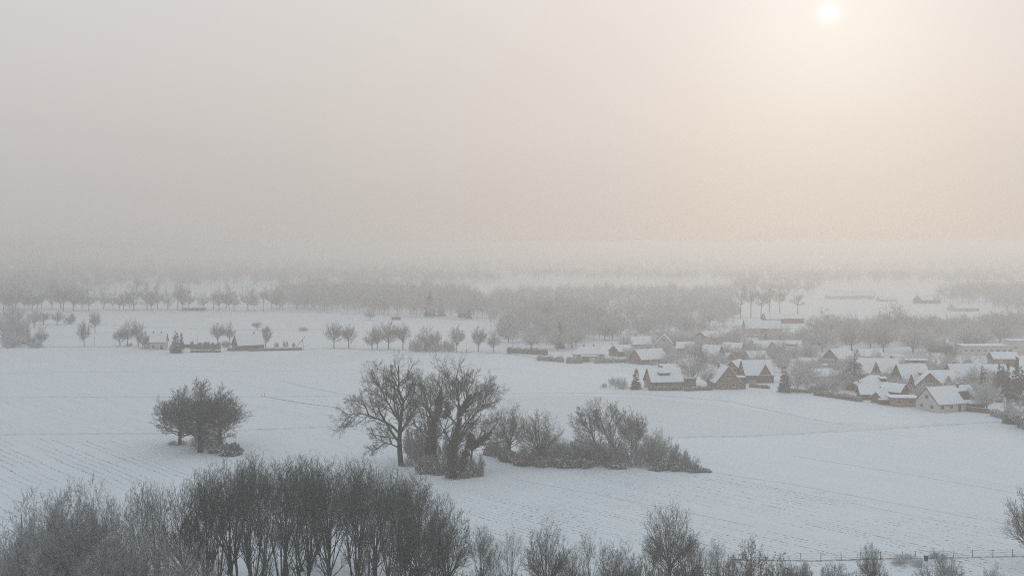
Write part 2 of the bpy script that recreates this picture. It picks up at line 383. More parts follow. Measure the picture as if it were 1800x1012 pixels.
def conifer_mesh(kind, seed, H=10, W=2.6, n=4200, mat='needle', size=.22, power=.85, zb=.4):
    rng = np.random.default_rng(seed)
    nb = int(H * 16); z = zb + (H - zb) * (1 - np.sqrt(rng.random(nb))) * .98; t = (z - zb) / (H - zb)
    az = rng.uniform(0, 6.28, nb); L = W * (1 - t) ** power * rng.uniform(.72, 1.12, nb) + .15
    D = np.stack([np.cos(az), np.sin(az), np.full(nb, -.12) + t * .5], 1); S = np.stack([0 * z, 0 * z, z], 1)
    P = walk(rng, S, nrm(D), L, 4, .05, -.03, 0, np.zeros(3)); Rr = .035 * np.linspace(1, .3, 5)[None] + 0 * L[:, None]
    k = rng.choice(nb, n, p=L / L.sum()); u = np.sqrt(rng.random(n)) * 3.999; i = u.astype(int); f = (u - i)[:, None]
    pts = P[k, i] * (1 - f) + P[k, i + 1] * f + rng.normal(0, .13, (n, 3)) * np.array([1, 1, .6]) * (W / 2.6)
    v = leafquads(rng, pts, size, .75)
    tr = np.array([[[0, 0, 0], [0, 0, H * .5], [0, 0, H * .97]]], float)
    tm = joinvf([tubes(tr, np.array([[.2, .12, .02]]) * H / 10, 6, rng), tubes(P, Rr, 3, rng)])
    return (quadmesh(kind + '_trunk', *tm, 'bark'), quadmesh(kind + '_crown', *v, mat), H, W)

def put_tree(name, meshes, x, y, h, wd, label, cat='tree', group=None, rz=None, rng=None, parts=('trunk', 'crown'), lean=0):
    """h, wd in metres (height, crown diameter)"""
    mt, mc, H, W = meshes
    o = empty(name, (x, y, 0), rng.uniform(0, 6.28) if rz is None else rz, label, cat, group)
    sxy = wd / 2 / W; o.scale = (sxy, sxy, h / H)
    if lean: o.rotation_euler[1] = lean
    if mt is not None: link(parts[0], mt, o)
    if mc is not None: link(parts[1], mc, o)
    return o
RNG = np.random.default_rng(7)
def ptree(name, meshes, px, pb, pt, wpx, label, cat='tree', group=None, **k):
    x, y = at(px, pb); s = ppm(pb)
    return put_tree(name, meshes, x, y, (pb - pt) / s, wpx / s, label, cat, group, rng=RNG, **k)

# ------------------------------------------------------------ setting: ground, fields, tracks
def sheet(name, pts, z, mk):
    b = MB(); b.poly([(x, y, z) for x, y in pts], mk); o = b.build(name); return tag(o, kind='structure')
gb = MB(); gb.poly([(-4200, -250, 0), (4200, -250, 0), (4200, 7500, 0), (-4200, 7500, 0)], 'ground')
tag(gb.build('snow_ground'), kind='structure')
P_ = lambda L: [at(*q) for q in L]
sheet('stubble_field', P_([(-500, 1250), (300, 1250), (420, 905), (330, 830), (170, 775), (-100, 764), (-500, 764)]), .004, 'stubble')
sheet('middle_field', P_([(650, 846), (645, 752), (452, 759), (200, 764), (172, 776), (330, 829), (421, 903), (560, 903)]), .004, 'light')
sheet('furrowed_field', P_([(620, 1300), (2300, 1300), (2300, 990), (1240, 833), (860, 812), (740, 838), (640, 850)]), .004, 'speck')
sheet('meadow', P_([(-200, 702), (466, 700), (650, 724), (645, 744), (440, 754), (-200, 760)][::-1]), .004, 'light')
M['wedge'] = field_mat('darker_snow', .15, .2, 1.6, .93)  # field snow in a slightly darker tone
sheet('darker_field', P_([(840, 762), (1000, 771), (1180, 768), (1400, 762), (1560, 753), (1730, 743), (1560, 746), (1440, 738), (1280, 714), (1130, 698), (1000, 695), (870, 696)]), .004, 'wedge')
def ribbon(name, pts, wd, mk, z=.012, jit=.25, seed=0, structure=True):
    """a narrow strip laid along photo points; width in metres"""
    rng = np.random.default_rng(seed); W_ = np.array(P_(pts)); seg = []
    for a, b in zip(W_[:-1], W_[1:]):
        n = max(2, int(np.hypot(*(b - a)) / 3)); seg += [a + (b - a) * k / n for k in range(n)]
    seg.append(W_[-1]); Q = np.array(seg); Q = Q + rng.normal(0, .05, Q.shape)
    T = np.gradient(Q, axis=0); T /= np.linalg.norm(T, axis=1)[:, None]; Nn = np.stack([-T[:, 1], T[:, 0]], 1)
    hw = wd / 2 * (1 + rng.uniform(-jit, jit, len(Q)))
    V = np.zeros((2 * len(Q), 3)); V[0::2, :2] = Q + Nn * hw[:, None]; V[1::2, :2] = Q - Nn * hw[:, None]; V[:, 2] = z
    k = np.arange(len(Q) - 1) * 2; F = np.stack([k + 1, k + 3, k + 2, k], 1)
    o = link(name, quadmesh(name, V, F, mk)); return tag(o, kind='structure') if structure else o
ribbon('field_track', [(-300, 701), (0, 698), (460, 697), (870, 692), (1000, 690), (1130, 692), (1280, 705), (1420, 735), (1500, 748)], 1.8, 'track', seed=1)
ribbon('field_track', [(-200, 764), (0, 763), (300, 761), (620, 748)], 2.6, 'track', seed=2)
ribbon('field_track', [(1170, 768), (1300, 767), (1400, 762), (1560, 753), (1730, 742), (1850, 736)], 2.6, 'track', seed=3)
ribbon('field_track', [(1235, 827), (1400, 852), (1600, 889), (1775, 922), (1900, 946)], .55, 'track', .016, seed=4)
ribbon('ditch', [(462, 696), (500, 703), (560, 712), (640, 722)], .9, 'ditch', .016, seed=5)
ribbon('field_track', [(492, 668), (540, 680), (590, 690), (640, 697)], 1.6, 'track', .016, seed=6)
ribbon('ditch', [(0, 609), (240, 610), (330, 618), (530, 615), (560, 612), (700, 615), (890, 621), (950, 630)], 1.6, 'ditch', seed=7)
ribbon('ditch', [(20, 571), (160, 570), (300, 577), (420, 580), (640, 577)], 1.5, 'ditch', seed=8)
ribbon('field_track', [(250, 566), (430, 563), (620, 562)], 1.5, 'track', seed=9)
ribbon('ditch', [(0, 545), (350, 545), (500, 547), (640, 553), (830, 563)], 3.0, 'ditch', seed=10)
ribbon('ditch', [(1290, 983), (1430, 985), (1560, 981), (1700, 979), (1900, 975)], .8, 'ditch', .016, seed=11)
ribbon('field_track', [(0, 655), (400, 652), (900, 648)], 1.2, 'track', .008, seed=12)
# long straight wheel ruts across the right field
for i, (a, b) in enumerate((((1300, 845), (1700, 925)), ((900, 840), (1330, 925)), ((1390, 800), (1800, 868)))):
    ribbon('wheel_rut', [a, ((a[0] + b[0]) / 2, (a[1] + b[1]) / 2 - 1), b], .35, 'track', .020, seed=20 + i)

# ------------------------------------------------------------ houses
def roof_slab(mb, e0, e1, r1, r0, th=.10, snow=.20):
    """slab over eave edge e0-e1 and ridge edge r0-r1: a tile deck with snow on it"""
    e0, e1, r1, r0 = [np.array(p, float) for p in (e0, e1, r1, r0)]
    nn = np.cross(e1 - e0, r0 - e0); nn /= np.linalg.norm(nn); nn = nn if nn[2] > 0 else -nn
    mb.hexa([*(p for p in (e0, e1, r1, r0)), *(p + nn * th for p in (e0, e1, r1, r0))], 'tile')
    i = lambda p, q, k: p + (q - p) * k
    a0, a1, b1, b0 = i(e0, e1, .012), i(e1, e0, .012), i(r1, r0, .012), i(r0, r1, .012)
    a0, a1 = i(a0, b0, .02), i(a1, b1, .02)
    lo = nn * (th + .003); hi = nn * (th + snow)
    mb.hexa([*(p + lo for p in (a0, a1, b1, b0)), *(p + hi for p in (a0, a1, b1, b0))], 'roofsnow')
def gable_body(mb, L, D, e, r, mk, x0=None, x1=None):
    x0 = -L / 2 if x0 is None else x0; x1 = L / 2 if x1 is None else x1; h = D / 2
    A = [(x0, -h, 0), (x0, h, 0), (x0, h, e), (x0, 0, r), (x0, -h, e)]; B = [(x1, y, z) for _, y, z in A]
    mb.poly(A[::-1][:], mk); mb.poly(B, mk)
    mb.poly([A[0], B[0], B[4], A[4]], mk); mb.poly([B[1], A[1], A[2], B[2]], mk)
def window(parent, cx, cz, wd, hg, side, D_or_L, panes=2):
    """side: 'f' front (-y), 'l' left gable (-x), 'r' right gable (+x)"""
    mb = MB()
    def bx(u0, u1, z0, z1, d0, d1, mk):
        k = D_or_L / 2
        if side == 'f': mb.box(u0, u1, -k - d1, -k - d0, z0, z1, mk)
        elif side == 'l': mb.box(-k - d1, -k - d0, u0, u1, z0, z1, mk)
        else: mb.box(k + d0, k + d1, u0, u1, z0, z1, mk)
    a, b = cx - wd / 2, cx + wd / 2; c, d = cz - hg / 2, cz + hg / 2; t = .09
    bx(a, b, c, d, .003, .03, 'glass')
    for q in ((a - t, a, c - t, d + t), (b, b + t, c - t, d + t), (a, b, d, d + t), (a, b, c - t, c)): bx(*q, .004, .06, 'frame')
    for i in range(1, panes):
        u = a + wd * i / panes; bx(u - .04, u + .04, c, d, .031, .05, 'frame')
    bx(a - .15, b + .15, c - t - .08, c - t - .002, .004, .14, 'roofsnow')
    mb.build('window', parent)
def door(parent, cx, D):
    mb = MB(); k = D / 2
    mb.box(cx - .5, cx + .5, -k - .05, -k - .003, .05, 2.1, 'door'); o = mb.build('door', parent)
    h = MB(); h.bar((cx + .35, -k - .10, 1.02), (cx + .35, -k - .10, 1.2), .02, 'metal'); h.build('handle', o)
def house(px, pb, L, D, e, r, az, label, wall='brick', hip=0, chim=(), dorm=(), cross=None, win='fl', cat='house', group=None, name='house', over=.45, skylight=(), balcony=False, solar=False, nw=None):
    x, y = at(px, pb); y += D * .35
    root = empty(name, (x, y, 0), R(az), label, cat, group)
    mb = MB(); gable_body(mb, L - 0.0, D, e, r - .02, wall) if not hip else mb.box(-L / 2, L / 2, -D / 2, D / 2, 0, e, wall)
    mb.build('wall', root)
    rb = MB(); sl_ = (r - e) / (D / 2); xe = L / 2 + over; ye = D / 2 + over; ze = e - over * sl_
    if not hip:
        roof_slab(rb, (-xe, -ye, ze), (xe, -ye, ze), (xe, 0, r), (-xe, 0, r))
        roof_slab(rb, (xe, ye, ze), (-xe, ye, ze), (-xe, 0, r), (xe, 0, r))
        rb.box(-xe + .05, xe - .05, -.16, .16, r + .10, r + .30, 'roofsnow')
    else:
        h = hip * D / 2; q = [(-xe, -ye, e), (xe, -ye, e), (xe, ye, e), (-xe, ye, e)]; t0, t1 = (-xe + h + over, 0, r), (xe - h - over, 0, r)
        rb.box(-xe, xe, -ye, ye, e - .18, e - .003, 'tile')
        rb.poly([q[0], q[1], t1, t0], 'roofsnow'); rb.poly([q[2], q[3], t0, t1], 'roofsnow'); rb.poly([q[1], q[2], t1], 'roofsnow'); rb.poly([q[3], q[0], t0], 'roofsnow')
    ro = rb.build('roof', root)
    zr = lambda yy: r - abs(yy) * sl_
    for cx, cyy in chim:
        c = MB(); zb = zr(cyy) - .6; zt = max(r + .9, zr(cyy) + 1.5)
        c.box(cx - .35, cx + .35, cyy - .3, cyy + .3, zb, zt, 'brick2'); c.box(cx - .42, cx + .42, cyy - .37, cyy + .37, zt + .002, zt + .14, 'roofsnow')
        c.build('chimney', ro)
    for dx, dw in dorm:            # shed dormers on the front slope
        c = MB(); yf = -D / 2 * .62; z0 = zr(yf) - .1; z1 = z0 + 1.25; yb = -max(0.3, (r - z1 - .25) / sl_)
        c.hexa([(dx - dw / 2, yf, z0), (dx + dw / 2, yf, z0), (dx + dw / 2, yb, z0), (dx - dw / 2, yb, z0), (dx - dw / 2, yf, z1), (dx + dw / 2, yf, z1), (dx + dw / 2, yb, z1 + .35), (dx - dw / 2, yb, z1 + .35)], 'timber')
        roof_slab(c, (dx - dw / 2 - .25, yf - .35, z1 - .02), (dx + dw / 2 + .25, yf - .35, z1 - .02), (dx + dw / 2 + .25, yb - .1, z1 + .42), (dx - dw / 2 - .25, yb - .1, z1 + .42), .08, .18)
        n = max(1, int(dw / 1.5))
        for i in range(n):
            u = dx - dw / 2 + dw * (i + .5) / n; c.box(u - dw / n * .38, u + dw / n * .38, yf - .03, yf - .003, z0 + .3, z1 - .15, 'glass')
        c.build('dormer', ro)
    for dx in skylight:
        c = MB(); y0, y1 = -D * .34, -D * .22; nz = .33
        c.hexa([(dx - .5, y0, zr(y0) + nz - .1), (dx + .5, y0, zr(y0) + nz - .1), (dx + .5, y1, zr(y1) + nz - .1), (dx - .5, y1, zr(y1) + nz - .1), (dx - .5, y0, zr(y0) + nz + .1), (dx + .5, y0, zr(y0) + nz + .1), (dx + .5, y1, zr(y1) + nz + .1), (dx - .5, y1, zr(y1) + nz + .1)], 'glass'); c.build('skylight', ro)
    if solar:
        c = MB(); y0, y1 = -D * .46, -D * .2; x0, x1 = L * .12, L * .38; z = .36
        c.hexa([(x0, y0, zr(y0) + z - .1), (x1, y0, zr(y0) + z - .1), (x1, y1, zr(y1) + z - .1), (x0, y1, zr(y1) + z - .1), (x0, y0, zr(y0) + z + .05), (x1, y0, zr(y0) + z + .05), (x1, y1, zr(y1) + z + .05), (x0, y1, zr(y1) + z + .05)], 'solar'); c.build('solar_panel', ro)
    if cross:
        cx, cw, cr = cross; yf = -D / 2 - .5; s2 = (cr - e + .2) / (cw / 2); ew = max(e - .2, 1.5)
        c = MB(); h = cw / 2; yb = -max(.2, (r - cr) / sl_ - .1) if cr < r else .1
        A = [(cx - h, yf, 0), (cx + h, yf, 0), (cx + h, yf, ew), (cx, yf, cr - .02), (cx - h, yf, ew)]; B = [(a, yb, c_) for a, _, c_ in A]
        c.poly(A, wall); c.poly(B[::-1], wall); c.poly([A[0], A[4], B[4], B[0]], wall); c.poly([A[1], B[1], B[2], A[2]], wall); c.build('cross_gable', root)
        c = MB(); o2 = .3; sl2 = (cr - ew) / h; zz = ew - o2 * sl2
        roof_slab(c, (cx - h - o2, yb, zz), (cx - h - o2, yf - .35, zz), (cx, yf - .35, cr), (cx, yb, cr))
        roof_slab(c, (cx + h + o2, yf - .35, zz), (cx + h + o2, yb, zz), (cx, yb, cr), (cx, yf - .35, cr)); c.build('gable_roof', root)
        window(root, cx, min(cr - 1.6, ew + .9), min(1.2, cw * .3), 1.1, 'f', -2 * yf)
    if 'f' in win and e > 1.9:
        n = nw or max(2, int(L / 3.2))
        for i in range(n):
            u = -L / 2 + L * (i + .5) / n
            if cross and abs(u - cross[0]) < cross[1] / 2 + .7: continue
            if i == n // 2 and name == 'house' and not cross: door(root, u, D)
            else: window(root, u, min(1.55, e - .85), 1.15, 1.1, 'f', D)
    for sd_ in 'lr':
        if sd_ in win:
            if D > 6: window(root, -D * .22, 1.5, 1.1, 1.15, sd_, L); window(root, D * .22, 1.5, 1.1, 1.15, sd_, L)
            if r > 6: window(root, 0, e + (r - e) * .38, 1.2, 1.15, sd_, L)
    if balcony:
        c = MB(); c.box(-L / 2 - 1.3, -L / 2 - .01, -D * .3, D * .3, e - .25, e - .1, 'balcony'); c.box(-L / 2 - 1.32, -L / 2 - 1.22, -D * .3, D * .3, e - .098, e + .85, 'balcony', 'roofsnow')
        c.build('balcony', root)
    return root
def flat_house(px, pb, L, D, h, az, label, wall='brick', cat='garage', name='garage', over=.3, win=2, gate=False, group=None):
    x, y = at(px, pb); y += D * .35; root = empty(name, (x, y, 0), R(az), label, cat, group)
    mb = MB(); mb.box(-L / 2, L / 2, -D / 2, D / 2, 0, h, wall); mb.build('wall', root)
    mb = MB(); mb.box(-L / 2 - over, L / 2 + over, -D / 2 - over, D / 2 + over, h + .003, h + .2, 'timber'); mb.box(-L / 2 - over + .05, L / 2 + over - .05, -D / 2 - over + .05, D / 2 + over - .05, h + .203, h + .42, 'roofsnow'); mb.build('roof', root)
    for i in range(win): window(root, -L / 2 + L * (i + .5) / win, h * .55, min(1.4, L / win * .5), min(1.0, h * .4), 'f', D)
    if gate:
        mb = MB(); mb.box(L * .02, L * .42, -D / 2 - .06, -D / 2 - .003, .05, h * .85, 'frame'); mb.build('garage_door', root)
    return root

H_ = house
# near village edge, left part
H_(1168, 682, 12.0, 8, 2.6, 6.9, 12, 'brick house with a wide roof dormer, right of the lone spruce at the field edge', dorm=[(-.5, 4.2)], chim=[(-.6, .5)])
flat_house(1209, 679, 5.6, 5, 2.8, 6, 'flat roofed brick garage joined to the right end of the dormered field-edge house', over=.35, win=1)
H_(1276, 683, 10, 9.2, 2.6, 8.0, 97, 'brick house turning its broad gable to the field behind the low straight hedge', skylight=(), chim=[(3, 1.2)], win='l')
flat_house(1302, 676, 3.4, 5, 2.6, 0, 'small dark flat roofed annex at the right wall of the broad gabled house', 'timber', 'annex', 'annex', win=0)
H_(1332, 672, 11, 8.5, 3.1, 8.0, 6, 'brick house with a pointed front gable on its steep roof, left of the dark spruce', 'brick2', cross=(2.0, 4.6, 6.9))
H_(1175, 660, 6.2, 6, 3.0, 4.2, 0, 'low outbuilding whose white roof shows just over the dormered field-edge house', 'timber', name='outbuilding', cat='outbuilding', win='')
H_(1291, 629, 8.8, 8, 3.4, 6.6, -28, 'brown house with one bright snow slope and right-turned gable, above the broad gabled house', 'brick2', win='fr', chim=[(2, .6)])
H_(1254, 637, 8.5, 7, 3.0, 7.4, -40, 'steep roofed brick house close right of the big bare village tree', win='fr')
H_(1279, 637, 5.5, 6.5, 1.9, 3.9, -62, 'little low house with a small gable between two steep roofed houses', name='cottage', win='r')
H_(1296, 662, 9.5, 7, 3.0, 6.2, 58, 'snow roofed house half hidden behind the broad gabled brick house', 'brick2', chim=[(0, .5)], win='l')
H_(1330, 644, 8.5, 8, 3.0, 6.2, 18, 'house showing only its white roof behind the one with the pointed front gable', 'brick2', win='')
H_(1345, 628, 10, 8.5, 4.0, 7.4, 4, 'brown house with a tall pointed front gable at its right end, behind a bare hedge', 'brick2', cross=(2.4, 5.0, 7.3))
H_(1387, 627, 12.5, 9, 3.0, 7.2, -4, 'long house with a wide dormer right of the tall pointed gable above bare trees', 'brick2', dorm=[(1.5, 5)], chim=[(-2, .5)])
H_(1246, 606, 12, 8, 4.0, 6.8, 42, 'brown two storey house with a humped snowy roof behind the steep brick house', 'brick', chim=[(2, .5)], win='l')
H_(1342, 587, 21, 10, 3.4, 7.6, 0, 'long low house with a wide white roof just below the row of tall thin trees', 'brick2', chim=[(1, 0)])
H_(1035, 631, 13.5, 9, 2.4, 5.4, 4, 'pale bungalow with a wide low roof, leftmost house of the village edge', 'render', hip=.8, chim=[(-2, .5), (2.5, .5)])
flat_house(1036, 636, 6.6, 4, 2.3, -3, 'flat garage with a snow slab roof in front of the pale bungalow', 'brick2', win=0, gate=True)
H_(1094, 626, 9, 8, 2.4, 4.8, 32, 'low wooden house behind bare shrubs, just right of the pale bungalow', 'timber', win='l')
H_(1141, 639, 14, 9, 2.2, 6.0, 30, 'brick house with a left gable and long snow slope, half veiled by trees', chim=[(0, .5)], win='fl')
H_(1122, 615, 13, 8, 3.0, 6.4, 2, 'white roofed house in the second row behind the brick house with the long slope', 'render', chim=[(-1, 0)])
H_(1169, 619, 6.5, 7.5, 4.4, 8.2, 80, 'tall narrow white house at the left of the big rimed garden tree', 'render', win='l')
H_(1090, 578, 9, 9, 4.5, 9.0, 55, 'white gabled house deep among the wood, leftmost of the two there', 'render', chim=[(1, .5)], win='l')
H_(1134, 576, 11, 9, 3.4, 7.4, 0, 'house with a broad white roof deep among the wood, right of the white gabled one', 'render', win='f')
# village edge, right part
H_(1674, 722, 17, 10, 2.7, 7.2, 22, 'large white rendered house with solar panels on its roof, behind the board fence', 'render', chim=[(3.2, -.6)], solar=True, win='fl')
flat_house(1716, 722, 5.0, 4, 2.2, 10, 'open flat canopy at the right end of the large white house', 'timber', 'canopy', 'canopy', win=0)
flat_house(1590, 714, 7.6, 5.5, 2.7, -4, 'orange wooden garden cabin with a wide flat snow roof at the field edge', 'cabinwood', 'cabin', 'garden_cabin', over=.8, win=2)
flat_house(1556, 711, 3.2, 2.4, 1.4, -6, 'tiny dark hutch left of the orange garden cabin', 'timber', 'hutch', 'hutch', win=0)
H_(1529, 702, 6.4, 5, 2.0, 4.2, -2, 'small shed with a plain snow roof, leftmost of the garden sheds by the fence', 'timber', name='shed', cat='shed', win='')
H_(1551, 708, 5, 4, 1.8, 3.5, 38, 'small glazed garden shed with its gable turned left, between two larger sheds', 'timber', name='shed', cat='shed', win='')
H_(1577, 701, 7.2, 6, 2.6, 4.9, -48, 'brown shed whose gable looks right, above the orange garden cabin', 'timber', name='shed', cat='shed', win='r')
H_(1542, 693, 11, 10, 2.9, 6.4, 0, 'brick house with a hipped snow roof and small dormer behind the garden sheds', hip=.8, dorm=[(2.4, 2.0)], win='fl')
H_(1546, 670, 15.5, 10, 3.4, 8.3, -6, 'long steep roofed house with a narrow brick front gable, right of the snowy fir', 'brick2', cross=(-1.4, 3.6, 7.4), chim=[(5.6, .4)], win='fl')
H_(1615, 658, 17.5, 9, 3.6, 5.6, -16, 'long house with a low roof and a dark window band, behind the steep roofs', 'brick2', dorm=[(0, 9)], win='f')
H_(1607, 688, 11, 10, 2.8, 9.2, 14, 'tall steep roofed house between the hipped house and the pointed brick gable', 'brick2', cross=(-3.6, 3.2, 6.5), dorm=[(2.5, 2.0)], win='f')
H_(1638, 695, 10, 8.4, 3.8, 7.9, 74, 'house turning a pointed red brick gable to the field, just above the large white house', win='l')
H_(1664, 690, 9.5, 9, 3.8, 7.4, 4, 'house with a small gabled dormer right of the pointed red brick gable', cross=(-.5, 2.8, 6.0), win='f')
H_(1697, 681, 11, 9, 3.4, 8.2, 8, 'steep roofed house with a dark left gable above the roof of the white house', chim=[(-3, .4)], win='fl')
H_(1709, 656, 8, 7, 3.0, 5.8, 58, 'small house with its gable half turned, between the low white hall and the steep roofs', 'brick2', win='l')
H_(1478, 646, 12, 9.6, 3.2, 7.8, 40, 'red brick house with a pale balcony across its gable, left of the snowy fir', balcony=True, chim=[(-1, .5)], win='l')
flat_house(1458, 653, 12, 5, 2.5, 2, 'white flat roofed extension below the house with the balcony', 'render', 'extension', 'extension', win=3)
H_(1445, 673, 8.6, 7, 2.7, 5.0, 8, 'pale low house with a short snow roof, left of the snowy fir', 'render', win='fl')
H_(1471, 671, 5, 5, 2.0, 3.9, -30, 'small snow roofed lean-to beside the pale low house', 'render', name='shed', cat='shed', win='')
H_(1532, 635, 10, 8, 2.5, 5.2, 0, 'house with a plain white roof behind the long steep roofed house', 'render', win='')
flat_house(1735, 624, 24, 10, 4.2, 0, 'long white flat roofed hall with a row of windows at the right of the village', 'render', 'hall', 'hall', win=8)
flat_house(1792, 624, 9, 9, 6.6, 0, 'tall pale block with a flat snowy roof at the right edge of the photo', 'render', 'building', 'building', win=2)
H_(1768, 643, 10.5, 8, 3.2, 5.6, -4, 'house with a white roof in front of the tall pale block', 'brick2', win='')
flat_house(1412, 594, 11.5, 6, 2.4, 0, 'flat roofed pavilion among the trees right of the long low house', 'render', 'pavilion', 'pavilion', win=3)
flat_house(1330, 596, 9, 5, 2.0, 0, 'flat garage half hidden below the long low house', 'render', win=0)
H_(1362, 568, 14, 9, 3.0, 6.4, 10, 'farmhouse below the tall thin trees with its gable turned left', 'brick2', win='l')
flat_house(1396, 568, 13, 8, 3.0, 0, 'flat barn beside the farmhouse below the tall thin trees', 'brick2', 'barn', 'barn', win=0)
H_(1587, 582, 8, 8, 4.0, 8.0, 62, 'house of which one white roof slope shows through the bare wood', 'brick2', win='')
H_(1508, 582, 8, 8, 4.0, 7.6, 70, 'house glimpsed among bare trees left of the rounded dark crown', 'brick2', win='')
H_(1480, 525, 26, 14, 2.6, 8.2, 8, 'farm barn with a hipped snow roof beyond the far field, leftmost of that farm', 'render', hip=.8, win='', name='barn', cat='barn')
H_(1521, 525, 20, 14, 3.0, 7.6, -12, 'farm barn in the middle of the far farm', 'render', win='', name='barn', cat='barn')
H_(1632, 533, 20, 12, 3.0, 6.8, 20, 'barn at the right end of the far farm', 'brick2', win='', name='barn', cat='barn')
H_(1560, 530, 16, 8, 2.2, 4.6, 6, 'low stable range between the far farm barns', 'render', win='', name='stable', cat='stable')
H_(1697, 547, 20, 12, 2.2, 5.0, 12, 'long low barn alone at the right edge of the far field', 'render', win='', name='barn', cat='barn')
H_(1206, 622, 8, 7, 2.8, 5.4, -12, 'small white roofed house just left above the big village tree', 'brick2', win='')
H_(1318, 614, 9, 7, 2.6, 5.2, 6, 'low white roofed house tucked under the long low house', 'render', win='')
H_(1424, 652, 7.5, 7, 2.6, 5.0, -20, 'small white roofed house at the left foot of the house with the balcony', 'brick2', win='')
H_(1748, 668, 10, 8, 3.0, 5.6, -6, 'white roofed house glimpsed left of the dark conifer stand', 'render', win='f')
H_(1790, 678, 9, 8, 3.0, 5.8, 12, 'house behind the conifer stand at the right edge of the photo', 'brick2', win='')
H_(1655, 618, 9, 8, 3.0, 6.0, 30, 'white roofed house in front of the broad tree belt, left of the long white hall', 'brick2', win='')
# the two farmsteads at the left
H_(276, 614, 7.6, 8, 3.9, 7.6, 8, 'pale house with two chimneys beside the dark conifers, left farmstead', 'render', chim=[(-2.6, .4), (1.2, .4)])
H_(264, 612, 5, 6, 2.6, 6.2, 80, 'annex with a steep roof at the left of the two-chimney house', 'render', name='outbuilding', cat='outbuilding', win='')
H_(434, 615, 13.5, 8, 2.7, 7.4, 34, 'brown farmhouse with a tall pointed left gable and long snow roof, right farmstead', 'timber', chim=[(3, .3)], skylight=(3,), win='fl')
flat_house(341, 546, 17, 4, 2.0, 0, 'long low field shelter in front of the far left tree row', 'timber', 'field shelter', 'field_shelter', win=0)
flat_house(696, 562, 6, 4, 2.0, 0, 'small square hut with a snow cap at the edge of the far wood', 'timber', 'hut', 'hut', win=0)
flat_house(342, 611, 12, 5, 1.6, 0, 'low shed roof behind the snowy shrubs between the two farmsteads', 'timber', 'shed', 'shed', win=0)

# ------------------------------------------------------------ tree kinds
TM = tree_mesh
tall = [TM('tall_bare_tree', 100 + i, H=20, W=4.9 + .5 * (i % 3), zb=5.5, zf=4.6 + i % 3, nlead=7, cone=30, lr=.80, r=.26, lat=3, dens=(7, 5, 4, 2), rmin=.0155, up=.10, rad=.04, wob=.06, t1=.42, stems=1 + (i % 2), mats=('bark', 'twig')) for i in range(6)]
broom = [TM('broom_tree', 120 + i, H=16, W=6.4, zb=3.0, zf=4.4, nlead=20, cone=70, lr=.6, r=.34, lat=7, latang=72, dens=(8, 6, 4, 2), rmin=.017, up=.045, rad=.07, wob=.055, t1=.28, mats=('bark', 'twig')) for i in range(3)]
rimy = [TM('rimed_tree', 140 + i, H=14, W=5.8, zb=1.6, zf=2.6, nlead=17, cone=66, lr=.6, r=.24, lat=6, latang=72, dens=(8, 7, 5, 3), rmin=.017, up=.03, rad=.07, wob=.10, t1=.2, mats=('bark2', 'twig4')) for i in range(3)]
oak = [TM('oak_tree', 160 + i, H=16, W=7.4, zb=2.4, zf=7.4, nlead=14, cone=70, lr=.62, r=.44, lat=17, latang=74, dens=(8, 6, 5, 3), rmin=.019, up=.03, rad=.06, wob=.085, t1=.22, mats=('bark', 'twig')) for i in range(3)]
mid = [TM('field_tree', 180 + i, H=14, W=5.6, zb=2.2 + .5 * (i % 3), zf=4 + i * .5, nlead=10 + i, cone=64, lr=.6, r=.30, lat=6, dens=(8, 6, 5, 0), rmin=.028, up=.04, rad=.07, wob=.09, t1=.2, mats=('bark2', 'twig2')) for i in range(4)]
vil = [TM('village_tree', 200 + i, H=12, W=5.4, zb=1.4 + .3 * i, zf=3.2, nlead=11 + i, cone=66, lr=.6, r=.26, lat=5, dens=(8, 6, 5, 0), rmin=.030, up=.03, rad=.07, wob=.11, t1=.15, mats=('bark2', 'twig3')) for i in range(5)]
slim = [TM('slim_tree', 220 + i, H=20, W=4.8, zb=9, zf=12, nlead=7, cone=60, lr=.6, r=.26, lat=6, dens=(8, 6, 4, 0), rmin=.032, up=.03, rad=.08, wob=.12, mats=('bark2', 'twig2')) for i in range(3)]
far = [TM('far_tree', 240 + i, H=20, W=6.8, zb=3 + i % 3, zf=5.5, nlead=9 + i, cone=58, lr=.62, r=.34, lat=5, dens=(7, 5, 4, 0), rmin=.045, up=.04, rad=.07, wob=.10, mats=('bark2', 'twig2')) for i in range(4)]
bushm = [bush_mesh('bush', 300 + i, mat='twig4') for i in range(3)]
bushd = [bush_mesh('dark_bush', 305 + i, mat='twig', rmin=.016) for i in range(3)]
bushw = [bush_mesh('white_bush', 310 + i, mat='twig3', rmin=.02) for i in range(3)]
bram = [bush_mesh('bramble', 320 + i, H=1.4, W=2.4, n=22, mat='bramble', leaves=2600, leafmat='bramble', lsize=.16) for i in range(2)]
